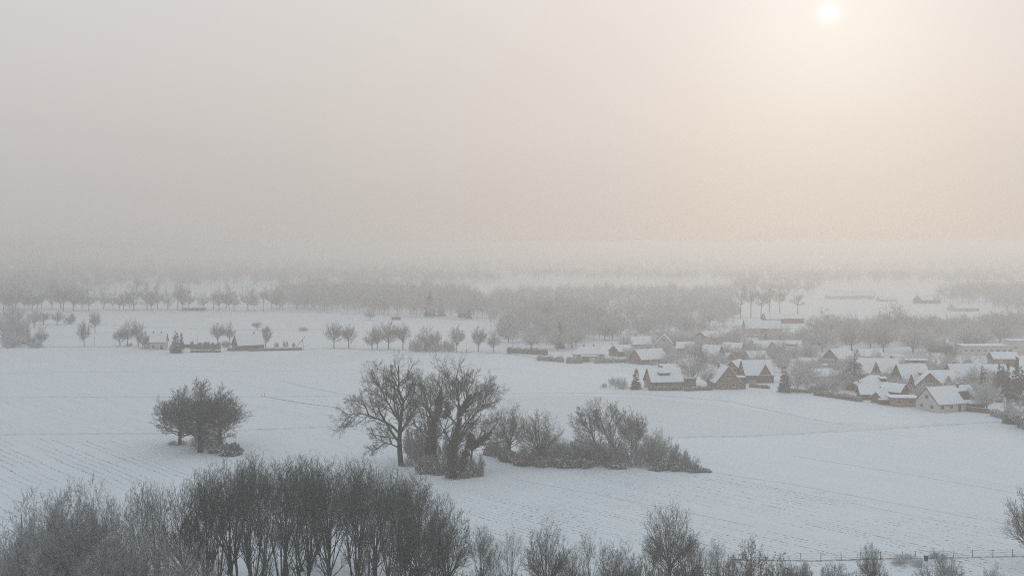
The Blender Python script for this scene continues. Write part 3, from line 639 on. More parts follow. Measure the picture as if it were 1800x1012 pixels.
def leafy_mesh(seed):
    mt, mc, H, W = TM('leafy_tree', seed, H=9, W=4.2, zb=.6, zf=1.4, nlead=14, cone=60, lr=.6, r=.18, lat=3, dens=(7, 6, 4, 0), rmin=.014, up=.03, rad=.07, wob=.11, t1=.15, mats=('bark', 'twig'))
    a = np.zeros(len(mc.vertices) * 3, np.float32); mc.vertices.foreach_get('co', a); a = a.reshape(-1, 3); r_ = np.random.default_rng(seed)
    p = a[r_.integers(0, len(a), 7000)] + r_.normal(0, .07, (7000, 3)); v, f = leafquads(r_, p.astype(float), .055, .2)
    vt = []; ft = []; o = 0
    for me in (mt, mc):
        a = np.zeros(len(me.vertices) * 3, np.float32); me.vertices.foreach_get('co', a); q = np.zeros(len(me.loops), np.int32); me.loops.foreach_get('vertex_index', q)
        vt.append(a.reshape(-1, 3)); ft.append(q.reshape(-1, 4) + o); o += len(me.vertices)
    return quadmesh('leafy_stems', np.concatenate(vt), np.concatenate(ft), 'twig'), quadmesh('leafy_foliage', v, f, 'brownleaf'), H, W
leafy = [leafy_mesh(330), leafy_mesh(331)]
ever = [bush_mesh('evergreen_shrub', 340 + i, mat='twig2', leaves=1500, leafmat='bramble', lsize=.16, H=2.4, W=1.6) for i in range(2)]
con = [conifer_mesh('conifer', 400 + i, H=11, W=2.7, mat='needle') for i in range(3)]
consn = [conifer_mesh('snowy_conifer', 410 + i, H=12, W=3.6, mat='needle2', power=.7) for i in range(2)]
slimcon = conifer_mesh('narrow_conifer', 420, H=11, W=1.5, mat='needle', power=.6)
def pbush(ms, px, pb, wpx, hpx, label, cat='bush', group=None, name='bush', rz=None):
    me, lv, H, W = ms; x, y = at(px, pb); s = ppm(pb)
    y += wpx / s * .35
    if lv is None:
        o = tag(link(name, me), label, cat, group); o.location = (x, y, 0); o.rotation_euler[2] = RNG.uniform(0, 6.28) if rz is None else rz
    else:
        o = empty(name, (x, y, 0), RNG.uniform(0, 6.28) if rz is None else rz, label, cat, group); link('stems', me, o); link('foliage', lv, o)
    k = wpx / s / 2 / W; o.scale = (k, k, hpx / s / H); return o

# ------------------------------------------------------------ the grove in the foreground
G = 'bare trees of the foreground grove'
topx = [330, 345, 352, 372, 390, 420, 450, 480, 500, 530, 560, 590, 620, 650, 680, 705, 725, 745]
topy = [845, 832, 838, 818, 806, 797, 800, 794, 800, 798, 800, 806, 806, 812, 820, 826, 838, 856]
def topat(x): return float(np.interp(x, topx, topy))
rg = np.random.default_rng(11)
ORD = ['first', 'second', 'third', 'fourth', 'fifth', 'sixth', 'seventh', 'eighth', 'ninth', 'tenth', 'eleventh', 'twelfth', 'thirteenth', 'fourteenth', 'fifteenth', 'sixteenth', 'seventeenth', 'eighteenth', 'nineteenth', 'twentieth']
ORD += ['twenty-' + o for o in ORD[:9]] + ['thirtieth'] + ['thirty-' + o for o in ORD[:9]] + ['fortieth'] + ['forty-' + o for o in ORD[:9]] + ['fiftieth'] + ['fifty-' + o for o in ORD[:9]]
k = 0
for row, (b0, n, x0, x1) in enumerate(((1008, 8, 388, 724), (1046, 9, 350, 735), (1088, 9, 345, 745))):
    for i in range(n):
        px = x0 + (x1 - x0) * (i + .5) / n + rg.uniform(-9, 9); pb = b0 + rg.uniform(-12, 12); pt = topat(px) + rg.uniform(-2, 12) + (2 - row) * 3
        o = ptree('bare_tree', tall[(k * 5 + row) % 6], px, pb, pt, rg.uniform(95, 125), f'tall bare tree in the dense foreground grove, {ORD[i]} from the left in its {["rear", "middle", "front"][row]} row', 'tree', G); k += 1
ONE = [
 (broom, 0, 735, 1062, 836, 130, 'broad bare tree at the right end of the dense foreground grove'),
 (tall, 1, 275, 1050, 846, 70, 'dark straight trunked bare tree standing free left of the dense grove'),
 (tall, 3, 243, 1066, 846, 84, 'bare tree with a split top between the rimed bushes and the straight dark trunk'),
 (broom, 1, 322, 1052, 838, 104, 'round topped bare tree just left of the dense grove'),
 (tall, 0, 365, 1070, 818, 110, 'bare tree leaning over the left end of the dense grove'),
 (broom, 2, 786, 1060, 874, 96, 'bare tree with an open round crown, first one right of the dense grove'),
 (tall, 2, 768, 1090, 884, 70, 'thin bare tree touching the right end of the dense grove'),
 (tall, 5, 846, 1060, 926, 66, 'small thin bare tree, second one right of the dense grove'),
 (tall, 4, 899, 1062, 932, 52, 'narrow bare tree of several upright stems'),
 (broom, 0, 962, 1066, 911, 92, 'bare tree with a pointed double top over the furrowed field'),
 (tall, 2, 1040, 1064, 932, 66, 'bushy bare tree with the higher top of the pair left of the solitary round tree'),
 (broom, 2, 1088, 1066, 946, 80, 'bushy bare tree with a rounded top, right of the pair beside the solitary tree'),
 (broom, 1, 1177, 1034, 878, 98, 'solitary bare tree with a perfectly round fan crown above the bottom hedge'),
 (tall, 3, 1150, 1064, 946, 56, 'thin scrubby tree under the left side of the round fan crown'),
 (tall, 5, 1212, 1056, 940, 66, 'scrubby bare tree close right of the round fan crown'),
 (tall, 1, 1258, 1052, 948, 44, 'narrow dark topped bare tree between the scrub and the leafy bush'),
 (broom, 1, 1530, 1040, 950, 50, 'slender shrubby tree poking above the wire fence'),
 (tall, 0, 1285, 1056, 966, 44, 'small thin tree between the narrow dark topped one and the leafy bush'),
 (tall, 4, 1232, 1066, 956, 40, 'small upright tree just left of the narrow dark topped one'),
 (tall, 1, 868, 1072, 944, 50, 'low thin tree hidden between two small bare trees right of the grove'),
 (broom, 0, 1008, 1074, 958, 60, 'low twiggy tree at the right foot of the pointed double topped tree'),
 (broom, 2, 1822, 998, 846, 112, 'bare round tree cut by the right edge of the photo'),
]
for ms, v, px, pb, pt, wd, lab in ONE: ptree('bare_tree', ms[v], px, pb, pt, wd, lab)
RL = [(24, 1072, 926, 80, 'rimed grey tree cut by the left edge at the bottom corner'),
 (58, 1092, 858, 120, 'wide rimed grey tree in the bottom left thicket, behind the thin dark pole'),
 (104, 1076, 846, 110, 'rimed grey tree with the second highest top of the bottom left thicket'),
 (155, 1060, 840, 110, 'twiggy tree with the highest top of the bottom left thicket'),
 (150, 1110, 900, 150, 'broad rimed tree filling the middle of the bottom left thicket'),
 (212, 1100, 905, 100, 'rounded rimed tree at the right side of the bottom left thicket'),
 (250, 1120, 890, 80, 'rimed tree with a soft round crown before the straight dark trunk'),
 (95, 1130, 930, 130, 'low broad rimed tree lowest in the bottom left thicket'),
 (300, 1120, 925, 90, 'low rimed tree in front of the gap left of the dense grove'),
 (40, 1120, 905, 120, 'rimed tree with a broad dome just behind the bottom left corner'),
 (130, 1090, 862, 110, 'rimed tree between the two highest tops of the bottom left thicket'),
 (185, 1085, 868, 90, 'rimed tree on the right shoulder of the bottom left thicket'),
 (75, 1105, 880, 110, 'rimed tree under the left shoulder of the bottom left thicket'),
 (10, 1130, 960, 110, 'low rimed tree filling the bottom left corner of the photo'),
 (190, 1135, 950, 130, 'low broad rimed tree between thicket and the dark trunk, at the bottom edge'),
 (345, 1125, 950, 90, 'low rimed tree under the left end of the dense grove')]
for i, (px, pb, pt, wd, lab) in enumerate(RL): ptree('rimed_tree', rimy[i % 3], px, pb, pt, wd, lab)
for i, (px, pb, wd, hg) in enumerate(((350, 1090, 90, 90), (385, 1075, 70, 70), (420, 1080, 70, 60), (500, 1095, 80, 60), (600, 1090, 80, 55), (690, 1085, 90, 70), (725, 1075, 70, 60), (760, 1080, 90, 80), (805, 1078, 80, 76), (850, 1085, 90, 85), (890, 1080, 80, 70), (930, 1090, 80, 80), (1000, 1085, 80, 84), (1075, 1085, 90, 80), (1130, 1085, 90, 100), (1180, 1090, 90, 110), (1215, 1075, 80, 90), (1245, 1085, 90, 110), (1290, 1075, 70, 90), (1400, 1060, 60, 65), (1440, 1060, 60, 50), (1505, 1060, 60, 60))):
    pbush(bushd[i % 3], px, pb, wd, hg, f'twiggy undergrowth bush, {ORD[i]} from the left along the bottom edge of the photo', 'bush', 'undergrowth along the bottom edge')
pbush(leafy[0], 1325, 1080, 86, 128, 'bush still holding small brown leaves, largest bush below the wire fence')
pbush(leafy[1], 1376, 1070, 60, 96, 'smaller brown leaved bush touching the right of the largest one')
pbush(bushm[0], 1412, 1044, 56, 58, 'round twiggy bush left of the fence bushes, below the second fence post')
pbush(bushm[1], 1473, 1046, 62, 62, 'open twiggy bush below the fence, left of the slender shrubby tree')
pbush(bushm[2], 1556, 1044, 50, 48, 'low bush at the right foot of the slender shrubby tree')
pbush(bushw[0], 1603, 998, 66, 20, 'flat rimed bush patch just below the wire fence')
pbush(bushm[2], 1668, 1048, 104, 80, 'wide fan shaped bush in front of the wire fence at the bottom right')
pbush(bushw[1], 1755, 1040, 54, 50, 'thin pale bush near the bottom right corner')
pbush(bushm[1], 1655, 984, 40, 9, 'flat grass tussock at the fence foot behind the wide fan bush')

# ------------------------------------------------------------ trees built from the limbs seen in the photo
def limb_tree(name, base, limbs, label, seed, s0=None, dens=((12, .2, 42, .46, 5, .11, .045, .03), (8, .1, 42, .52, 4, .12, .04, .03), (7, .1, 38, .5, 3, .13, .02, .03), (4, .1, 36, .55, 2, .13, .02, .03)), rmin=.0125, ivy=None, mats=('bark', 'twig'), zfac=.35):
    """limbs: list of (radius m, [(px, py), ...]); the first starts at base. Depth wanders so that the crown is round."""
    rng = np.random.default_rng(seed); s = ppm(base[1]); x0, y0 = at(*base)
    root = empty(name, (x0, y0, 0), 0, label, 'tree'); main = []; polys = []
    dep = {}
    for li, (r, pts) in enumerate(limbs):
        pts = np.array(pts, float); n = 9
        d = np.r_[0, np.cumsum(np.hypot(*np.diff(pts, axis=0).T))]; t = np.linspace(0, d[-1], n)
        q = np.stack([np.interp(t, d, pts[:, 0]), np.interp(t, d, pts[:, 1])], 1)
        X = (q[:, 0] - base[0]) / s; Z = (base[1] - q[:, 1]) / s
        st = tuple(pts[0]); y_s = 0
        if polys:
            best = min(((np.hypot(Pp[:, 0] - X[0], Pp[:, 2] - Z[0]).min(), np.hypot(Pp[:, 0] - X[0], Pp[:, 2] - Z[0]).argmin(), Pp) for Pp in polys), key=lambda v: v[0])
            y_s = best[2][best[1], 1] if best[0] < 1.5 else 0
        slope = rng.uniform(-zfac, zfac) if li else rng.uniform(-.05, .05)
        Yd = y_s + slope * (t - t[0]) / s + np.r_[0, np.cumsum(rng.normal(0, .10, n - 1))]
        Z = np.maximum(Z, -.1); Pp = np.stack([X + np.r_[0, rng.normal(0, .05, n - 1)], Yd, Z], 1); polys.append(Pp)
        main.append((Pp[None], (r * np.linspace(1.1 if li == 0 else 1, .16 if len(limbs) > 1 else .3, n))[None]))
    P = np.concatenate([a for a, b in main]); Rr = np.maximum(np.concatenate([b for a, b in main]), rmin)
    B = branch_out(rng, P, Rr, list(dens), np.array([0, 0, 3.0]), None, rmin)
    link('trunk', quadmesh(name + '_trunk', *joinvf([tubes(P, Rr, 7, rng), tubes(*B[0], 4, rng)]), mats[0]), root)
    link('crown', quadmesh(name + '_crown', *joinvf([tubes(a, b, 3, rng) for a, b in B[1:]]), mats[1]), root)
    if ivy:
        VF = []
        for (rad, n, pts) in ivy:
            pts = np.array(pts, float); u = rng.random(n) * (len(pts) - 1); i = np.minimum(u.astype(int), len(pts) - 2); f = (u - i)[:, None]
            c = pts[i] * (1 - f) + pts[i + 1] * f; X = (c[:, 0] - base[0]) / s; Z = (base[1] - c[:, 1]) / s
            allp = np.concatenate(polys); dd = ((allp[None, :, 0] - X[:, None]) ** 2 + (allp[None, :, 2] - Z[:, None]) ** 2); Yc = allp[dd.argmin(1), 1]
            rr = rad * np.interp(u / (len(pts) - 1), [0, .6, 1], [1, .9, .25]) * np.abs(rng.normal(.55, .35, n)) * (1 + .35 * np.sin(u * 5.0 + X * 2))
            a = rng.uniform(0, 6.28, n); b = rng.uniform(-.8, .8, n)
            VF.append(leafquads(rng, np.stack([X + rr * np.cos(a), Yc + rr * np.sin(a), np.maximum(Z + rr * b, .05)], 1), .13, .1))
        link('ivy', quadmesh(name + '_ivy', *joinvf(VF), 'ivy'), root)
    return root
def c8(L): return [(590 + a / 4.6, 630 + b / 4.6) for a, b in L]
limb_tree('bare_tree', (705, 818), [
 (.62, c8([(530, 866), (515, 700), (518, 560), (528, 450), (545, 360), (512, 290), (500, 200), (520, 120), (500, 60)])),
 (.30, c8([(507, 600), (440, 530), (350, 490), (270, 460), (200, 440), (120, 445), (50, 530)])),
 (.18, c8([(270, 460), (240, 390), (160, 345), (80, 350)])), (.14, c8([(200, 440), (130, 480), (60, 570)])),
 (.26, c8([(518, 510), (470, 450), (420, 360), (370, 250), (315, 160), (300, 100)])),
 (.16, c8([(420, 360), (330, 290), (230, 240)])), (.15, c8([(380, 270), (330, 210), (280, 130)])),
 (.18, c8([(545, 380), (490, 360), (430, 300), (410, 220)])), (.16, c8([(510, 285), (445, 200), (420, 110)])),
 (.16, c8([(520, 220), (575, 180), (625, 130)])), (.14, c8([(505, 180), (455, 120), (450, 70)])), (.13, c8([(545, 330), (600, 250), (620, 190)])),
 (.20, c8([(512, 720), (450, 690), (400, 680), (330, 640), (280, 590)])), (.15, c8([(400, 680), (320, 740), (240, 750)])), (.13, c8([(450, 690), (420, 610), (330, 560)])),
 (.15, c8([(530, 600), (575, 540), (605, 470), (600, 390)])), (.13, c8([(470, 450), (380, 390), (300, 350)]))],
 'big bare tree with a thick bent trunk and a long low limb reaching left', 51)
limb_tree('ivy_tree', (765, 819), [
 (.42, c8([(805, 872), (800, 700), (790, 500), (700, 340), (615, 240)])), (.30, c8([(795, 500), (840, 380), (850, 260), (870, 150)])),
 (.20, c8([(790, 510), (720, 330), (680, 140)])), (.16, c8([(770, 480), (765, 250), (770, 170)])), (.16, c8([(840, 380), (905, 330), (960, 230), (890, 120)])),
 (.15, c8([(700, 480), (650, 350), (595, 290)])), (.14, c8([(690, 320), (700, 230), (660, 160)])), (.14, c8([(800, 640), (640, 540), (600, 380)]))],
 'ivy clad tree with a dark pointed ivy column, right behind the thick bent trunk', 52,
 ivy=[(1.5, 5200, c8([(790, 640), (800, 500), (835, 400), (852, 265)])), (.9, 1800, c8([(880, 480), (905, 420), (900, 350)])), (1.4, 2600, c8([(740, 760), (780, 680), (790, 600)]))])
limb_tree('ivy_tree', (797, 840), [
 (.50, c8([(955, 972), (930, 800), (970, 640), (1000, 450), (985, 360), (1010, 260), (900, 120)])), (.22, c8([(1000, 450), (1060, 300), (1100, 210), (1110, 130)])),
 (.22, c8([(990, 640), (1080, 500), (1180, 395), (1300, 265)])), (.18, c8([(1020, 440), (1110, 330), (1200, 240), (1250, 190)])), (.16, c8([(1010, 400), (960, 250), (970, 150)])),
 (.14, c8([(1110, 460), (1200, 370), (1290, 345)])), (.13, c8([(1060, 300), (1040, 200), (1080, 120)])), (.14, c8([(1180, 395), (1210, 300), (1260, 210)])), (.12, c8([(890, 480), (940, 380), (950, 300)]))],
 'tall tree with fanning bare limbs and an ivy swathed foot, right of the ivy column', 53,
 ivy=[(1.5, 6200, c8([(950, 965), (940, 800), (960, 650), (1010, 480)])), (.85, 2300, c8([(1000, 460), (1040, 380), (1090, 290)])), (1.1, 2200, c8([(1020, 900), (1040, 800), (1060, 740)]))])
limb_tree('ivy_tree', (827, 828), [
 (.26, c8([(1092, 915), (1090, 800), (1100, 730), (1180, 670), (1260, 580), (1330, 480)])), (.13, c8([(1180, 670), (1230, 540), (1290, 500)])), (.13, c8([(1095, 740), (1075, 650), (1090, 570), (1120, 520)])), (.1, c8([(1100, 730), (1200, 690), (1330, 690)]))],
 'small leaning tree with a dark ivy clump, reaching right towards the next copse', 54,
 ivy=[(1.1, 2600, c8([(1080, 720), (1100, 660), (1085, 590)])), (1.1, 1900, c8([(1130, 700), (1190, 650), (1260, 590)]))])
def c9(L): return [(850 + a / 4.39, 690 + b / 4.39) for a, b in L]
limb_tree('willow_tree', (1066, 821), [
 (.30, c9([(950, 575), (885, 460), (850, 360), (825, 270), (810, 130)])), (.16, c9([(885, 460), (790, 370), (720, 300), (695, 240)])), (.14, c9([(830, 310), (760, 220), (740, 160)])), (.13, c9([(825, 270), (870, 200), (860, 140)]))],
 'leaning bare willow, left of the two slanting trunks in the right copse', 55, rmin=.017, mats=('bark2', 'twig2'))
limb_tree('willow_tree', (1098, 822), [
 (.34, c9([(1085, 578), (1010, 430), (945, 320), (900, 200), (925, 140)])), (.17, c9([(985, 380), (975, 260), (992, 140)])), (.15, c9([(945, 320), (880, 270), (870, 160)])), (.17, c9([(1030, 440), (1080, 330), (1110, 250), (1060, 170)])), (.13, c9([(1010, 300), (1035, 200), (1020, 150)]))],
 'leaning bare willow, right of the two slanting trunks in the right copse', 56, rmin=.017, mats=('bark2', 'twig2'))
ptree('bare_tree', oak[0], 1110, 806, 714, 58, 'upright bare tree with the tallest crown at the right of the right copse')
ptree('bare_tree', rimy[0], 1157, 812, 750, 52, 'small fan shaped tree at the right slope of the right copse')
ptree('bare_tree', broom[0], 897, 806, 704, 70, 'round crowned bare tree at the left end of the right copse')
ptree('bare_tree', broom[1], 948, 817, 718, 88, 'fan shaped bare tree rising from snowy brambles, in front of the right copse')
ptree('bare_tree', rimy[2], 982, 808, 768, 60, 'low twiggy tree behind the right side of the fan shaped one')
ptree('bare_tree', rimy[1], 1030, 812, 762, 50, 'thin twiggy tree left of the slanting willows')
cg = 'undergrowth bushes of the right copse'
for i, (px, pb, wd, hg) in enumerate(((876, 806, 50, 32), (905, 812, 64, 30), (925, 818, 60, 36), (960, 814, 60, 34), (990, 819, 74, 44), (1020, 820, 74, 50), (1045, 820, 66, 48), (1085, 821, 70, 50), (1120, 822, 76, 58), (1150, 824, 66, 60), (1175, 825, 66, 56), (1196, 827, 54, 44), (1216, 829, 46, 30), (1070, 812, 70, 44), (1008, 808, 60, 36))):
    pbush(bushm[i % 3], px, pb, wd, hg, f'round twiggy bush, {ORD[i]} from the left in the undergrowth of the right copse', 'bush', cg)
for i, (px, pb, wd, hg) in enumerate(((866, 801, 40, 16), (893, 813, 44, 18), (920, 820, 50, 16), (955, 822, 46, 18), (990, 823, 54, 20), (1025, 824, 50, 16), (1160, 828, 44, 14), (1190, 829, 40, 15), (1222, 831, 36, 12), (1085, 825, 50, 10), (1240, 831, 30, 6))):
    pbush(bram[i % 2], px, pb, wd, hg, f'snow covered bramble patch {ORD[i]} in line along the front foot of the right copse', 'bramble', 'snowy brambles before the right copse', 'bramble')
for i, (px, pb, wd, hg) in enumerate(((730, 822, 50, 62), (742, 812, 60, 85), (770, 818, 54, 76), (722, 808, 40, 60), (800, 826, 50, 60), (835, 832, 40, 40), (752, 830, 44, 34))):
    pbush(bushm[i % 3], px, pb, wd, hg, 'tangled twiggy bush around the ivy clad trees', 'bush', 'bushes around the ivy clad trees')
for i, (px, pb, wd, hg) in enumerate(((745, 833, 46, 20), (768, 836, 40, 22), (836, 838, 34, 14), (818, 841, 30, 16))):
    pbush(bram[i % 2], px, pb, wd, hg, 'snow covered bramble under the ivy clad trees', 'bramble', 'snowy brambles under the ivy clad trees', 'bramble')
pbush(bushm[1], 712, 820, 30, 9, 'flat grass tuft at the foot of the thick bent trunk', 'bush')
# left clump
ptree('bare_tree', oak[1], 316, 781, 680, 96, 'dense low branched tree at the left of the left clump', rz=1.0)
ptree('bare_tree', oak[2], 352, 795, 660, 128, 'tallest broad crowned tree in the middle of the left clump', rz=2.2)
ptree('bare_tree', oak[0], 388, 785, 684, 106, 'round crowned tree with a straight trunk at the right of the left clump', rz=.4)
ptree('bare_tree', tall[0], 358, 784, 690, 56, 'second thinner stem close behind the tallest tree of the left clump')
pbush(bushm[0], 350, 793, 60, 28, 'twiggy bush around the trunks in the middle of the left clump')
pbush(bushm[2], 375, 787, 40, 32, 'twiggy bush between the two right trunks of the left clump')
pbush(bushm[1], 308, 783, 44, 7, 'flat grass at the foot of the left tree of the left clump')
pbush(bram[0], 402, 802, 52, 20, 'dark rounded snowy bramble mound before the right trunk of the left clump', 'bramble', name='bramble')
pbush(bram[1], 378, 798, 44, 12, 'low brown snowy bramble left of the dark mound', 'bramble', name='bramble')

# ------------------------------------------------------------ trees along the far side of the field
MT = [
 (72, 609, 571, 26, 'small tree at the field edge right of the leftmost dark shrub'), (148, 609, 560, 27, 'lone tree standing on the field ditch, left one of the near pair'),
 (167, 586, 543, 23, 'lone tree behind and right of the ditch tree'), (211, 608, 575, 30, 'lower tree at the left of the three before the two-chimney house'),
 (224, 606, 560, 28, 'tree with a bent trunk, middle of the three before the two-chimney house'), (243, 609, 560, 28, 'full tree, right of the three before the two-chimney house'),
 (250, 613, 584, 24, 'whitish small tree touching the two-chimney house'), (383, 605, 566, 34, 'spreading tree behind the snowy shrubs between the farmsteads'),
 (404, 604, 563, 20, 'narrow tree just left of the pointed farmhouse gable'), (467, 611, 570, 26, 'round topped tree at the right end of the brown farmhouse'),
 (587, 612, 562, 38, 'pointed tree at the left of the pair right of the farmsteads'), (613, 612, 568, 32, 'rounder tree at the right of the pair right of the farmsteads'),
 (654, 614, 577, 34, 'low tree at the left end of the long row on the ditch'), (663, 614, 569, 26, 'slim tree second in the long row on the ditch'),
 (683, 614, 561, 46, 'largest tree of the long row on the ditch'), (708, 614, 565, 32, 'tree right of the largest in the long row on the ditch'),
 (747, 618, 570, 38, 'dense tree in the middle of the long row on the ditch'), (765, 617, 578, 26, 'thin tree right of the dense one in the long row'),
 (803, 619, 568, 30, 'free standing round tree near the right end of the long row'), (841, 618, 572, 34, 'tree before the bright field gap, left one of two'),
 (868, 619, 577, 28, 'tree before the bright field gap, right one of two'), (100, 571, 545, 26, 'rimed tree behind the ditch at the far left'), (76, 570, 546, 30, 'wider rimed tree left of the rimed ditch tree at the far left'),
 (452, 580, 564, 22, 'low round tree at the left of the far pair above the brown farmhouse'), (650, 562, 544, 24, 'white rimed tree before the far wood, near the hut')]
for i, (px, pb, pt, wd, lab) in enumerate(MT): ptree('bare_tree', mid[i % 4], px, pb, pt, wd, lab)
for i, (px, pb, wd, hg, lab) in enumerate([(118, 570, 28, 22, 'round bush on the ditch left of the lone trees'), (532, 582, 20, 9, 'small round bush alone on the far field'),
 (48, 608, 30, 24, 'dark shrub at the left field edge'), (20, 610, 44, 20, 'pale rimed shrub in the left corner of the field edge'), (225, 609, 14, 8, 'low shrub between the trees before the two-chimney house'), (466, 584, 16, 12, 'little bush left of the single bush on the far field'),
 (395, 611, 26, 13, 'dark shrub left of the brown farmhouse'), (485, 611, 10, 12, 'first rounded shrub behind the long hedge'), (501, 610, 13, 14, 'middle rounded shrub behind the long hedge'), (516, 611, 8, 11, 'last rounded shrub behind the long hedge')]):
    pbush((bushm if i != 2 else bushm)[i % 3], px, pb, wd, hg, lab)
for i in range(9): pbush(bushw[i % 3], 722 + i * 9 + RNG.uniform(-3, 3), 618, 16, RNG.uniform(20, 30), 'thin bush between the trees of the long row on the ditch', 'bush', 'bushes in the long ditch row')
for i in range(11): pbush(ever[i % 2], 337 + i * 4.7, 614 - (i % 2), 8, RNG.uniform(9, 16), 'small snow laden evergreen in the garden between the two farmsteads', 'shrub', 'snowy evergreens between the farmsteads', 'evergreen_shrub')
for i in range(5): pbush(bushw[i % 3], [8, 22, 36, 58, 14][i], [604, 590, 598, 612, 612][i], 30, [40, 44, 40, 14, 26][i], 'pale rimed bush of the thicket at the left edge', 'bush', 'rimed thicket at the left edge')
for i, (px, pb, pt, wd) in enumerate(((6, 600, 545, 50), (30, 592, 540, 46), (22, 575, 530, 44), (60, 576, 540, 30))): ptree('rimed_tree', vil[i % 4], px, pb, pt, wd, 'rimed tree of the thicket at the left edge of the far fields', 'tree', 'rimed trees at the left edge')
ptree('conifer', con[0], 309, 620, 579, 23, 'dark conifer beside the two-chimney house, the bigger of two', 'conifer')
ptree('conifer', con[1], 319, 613, 581, 11, 'thin conifer behind the bigger one by the two-chimney house', 'conifer')
ptree('conifer', con[1], 1118, 684, 643, 20, 'lone pointed spruce at the field edge left of the dormered house', 'conifer')
ptree('conifer', con[2], 1380, 689, 638, 26, 'dark spruce standing free on the field edge before the village', 'conifer')
ptree('conifer', consn[0], 1502, 684, 612, 44, 'big snow laden fir left of the long steep roofed house', 'conifer')
ptree('conifer', consn[1], 1560, 688, 655, 22, 'small snow laden fir by the hipped house', 'conifer')
ptree('conifer', con[0], 1774, 744, 684, 22, 'dark ragged conifer at the right end of the garden fence', 'conifer')
ptree('conifer', con[1], 1707, 684, 652, 12, 'small conifer before the steep roof with the dark gable', 'conifer')
for i, (px, pb, pt, wd) in enumerate(((1757, 706, 634, 14), (1772, 700, 628, 14), (1786, 706, 622, 20), (1796, 712, 640, 22), (1764, 690, 640, 18), (1748, 690, 648, 14), (1728, 700, 640, 16))):
    ptree('conifer', slimcon if i % 2 == 0 else con[i % 3], px, pb, pt, wd, ['narrow conifer at the front left of the stand at the right edge', 'broader conifer in the left half of the stand at the right edge', 'tallest narrow conifer of the stand at the right edge', 'conifer cut by the right edge at the front of the stand', 'narrow conifer at the back of the stand at the right edge', 'small conifer at the left end of the stand at the right edge', 'narrow conifer standing a little left of the stand at the right edge'][i], 'conifer', 'conifers at the right edge of the village')
for i, (px, pb, pt, wd) in enumerate(((1346, 612, 585, 18), (1372, 618, 588, 14), (1232, 646, 606, 24), (985, 612, 560, 18), (1420, 610, 585, 12), (1290, 600, 578, 12), (756, 556, 508, 22), (775, 556, 520, 16), (812, 558, 520, 16), (824, 560, 526, 12))):
    ptree('conifer', con[i % 3], px, pb, pt, wd, 'hazy dark conifer among the bare trees of the middle distance', 'conifer', 'scattered hazy conifers')
pbush(bushw[0], 1095, 684, 30, 24, 'rimed apple tree behind the garden fence left of the lone spruce', 'tree', name='apple_tree')
pbush(bushw[1], 1078, 678, 22, 18, 'little rimed shrub left of the apple tree', 'bush')
pbush(bushw[2], 1063, 681, 12, 9, 'grey shrub at the left end of the garden fence', 'bush')
ptree('bare_tree', vil[0], 1216, 677, 610, 56, 'big dense bare tree in the village between the dormered house and the gabled ones')
ptree('bare_tree', vil[2], 1243, 680, 640, 30, 'upright thin stemmed tree left of the broad gabled house')
ptree('bare_tree', mid[1], 1668, 644, 592, 40, 'bare tree with pale fanning limbs before the low white hall')
ptree('bare_tree', vil[1], 1402, 690, 640, 44, 'grey rimed tree right of the dark spruce at the field edge')
ptree('bare_tree', vil[3], 1735, 724, 668, 60, 'round rimed tree right of the large white house')
ptree('bare_tree', vil[2], 1718, 690, 640, 50, 'dense bare tree above the round rimed one')
ptree('bare_tree', vil[0], 1790, 752, 690, 60, 'dark tangled tree at the right edge just below the fence end')
pbush(bushw[0], 1268, 682, 18, 13, 'white rimed bush before the broad gable', 'bush')
pbush(leafy[1], 1612, 688, 44, 30, 'brownish leafy shrub between the hipped house and the pointed brick gable', 'bush')

rt = np.random.default_rng(5)
def scatter(poly, n, kinds, wrange, hrange, label, group, name='rimed_tree', cat='tree', avoid=()):
    """individual trees inside a photo polygon of ground points, evenly over the ground; sizes in metres"""
    W_ = np.array(P_(poly)); lo, hi = W_.min(0), W_.max(0); got = []; tries = 0
    def inside(p):
        c = False
        for (x1, y1), (x2, y2) in zip(W_, np.roll(W_, -1, 0)):
            if (y1 > p[1]) != (y2 > p[1]) and p[0] < (x2 - x1) * (p[1] - y1) / (y2 - y1) + x1: c = not c
        return c
    dmin = .75 * math.sqrt(max(1, abs(sum(a[0] * b[1] - b[0] * a[1] for a, b in zip(W_, np.roll(W_, -1, 0)))) / 2) / n)
    while len(got) < n and tries < 60000:
        tries += 1; p = rt.uniform(lo, hi)
        if tries % 4000 == 0: dmin *= .8
        if not inside(p) or any(abs(p[0] - q[0]) + abs(p[1] - q[1]) < dmin for q in got): continue
        if any(math.hypot(p[0] - a, p[1] - b) < r for a, b, r in avoid): continue
        got.append(p)
    for i, p in enumerate(got):
        put_tree(name, kinds[i % len(kinds)], p[0], p[1], rt.uniform(*hrange), rt.uniform(*wrange), label, cat, group, rng=rt)
AV = [(o.location[0], o.location[1], 7.5) for o in bpy.data.objects if o.parent is None and o.get('category') in ('house', 'hall', 'building', 'pavilion', 'barn', 'garage', 'extension', 'shed')]
scatter([(892, 618), (1000, 622), (1020, 612), (1068, 602), (1075, 570), (1000, 540), (905, 552), (880, 580)], 62, vil + mid[:2], (11, 15), (10, 14), 'rimed tree of the wood between the ditch row and the village', 'trees of the near wood', avoid=AV)
scatter([(1070, 600), (1190, 604), (1260, 586), (1300, 575), (1290, 545), (1000, 535)], 40, vil, (11, 15), (9, 13), 'rimed tree of the wood above the left part of the village', 'trees of the wood above the village', avoid=AV)
scatter([(1440, 622), (1530, 616), (1660, 630), (1790, 605), (1800, 575), (1640, 578), (1470, 582), (1430, 600)], 52, vil + mid[:1], (11, 15), (9, 13), 'rimed tree of the broad belt of trees behind the right part of the village', 'trees of the belt behind the village', avoid=AV)
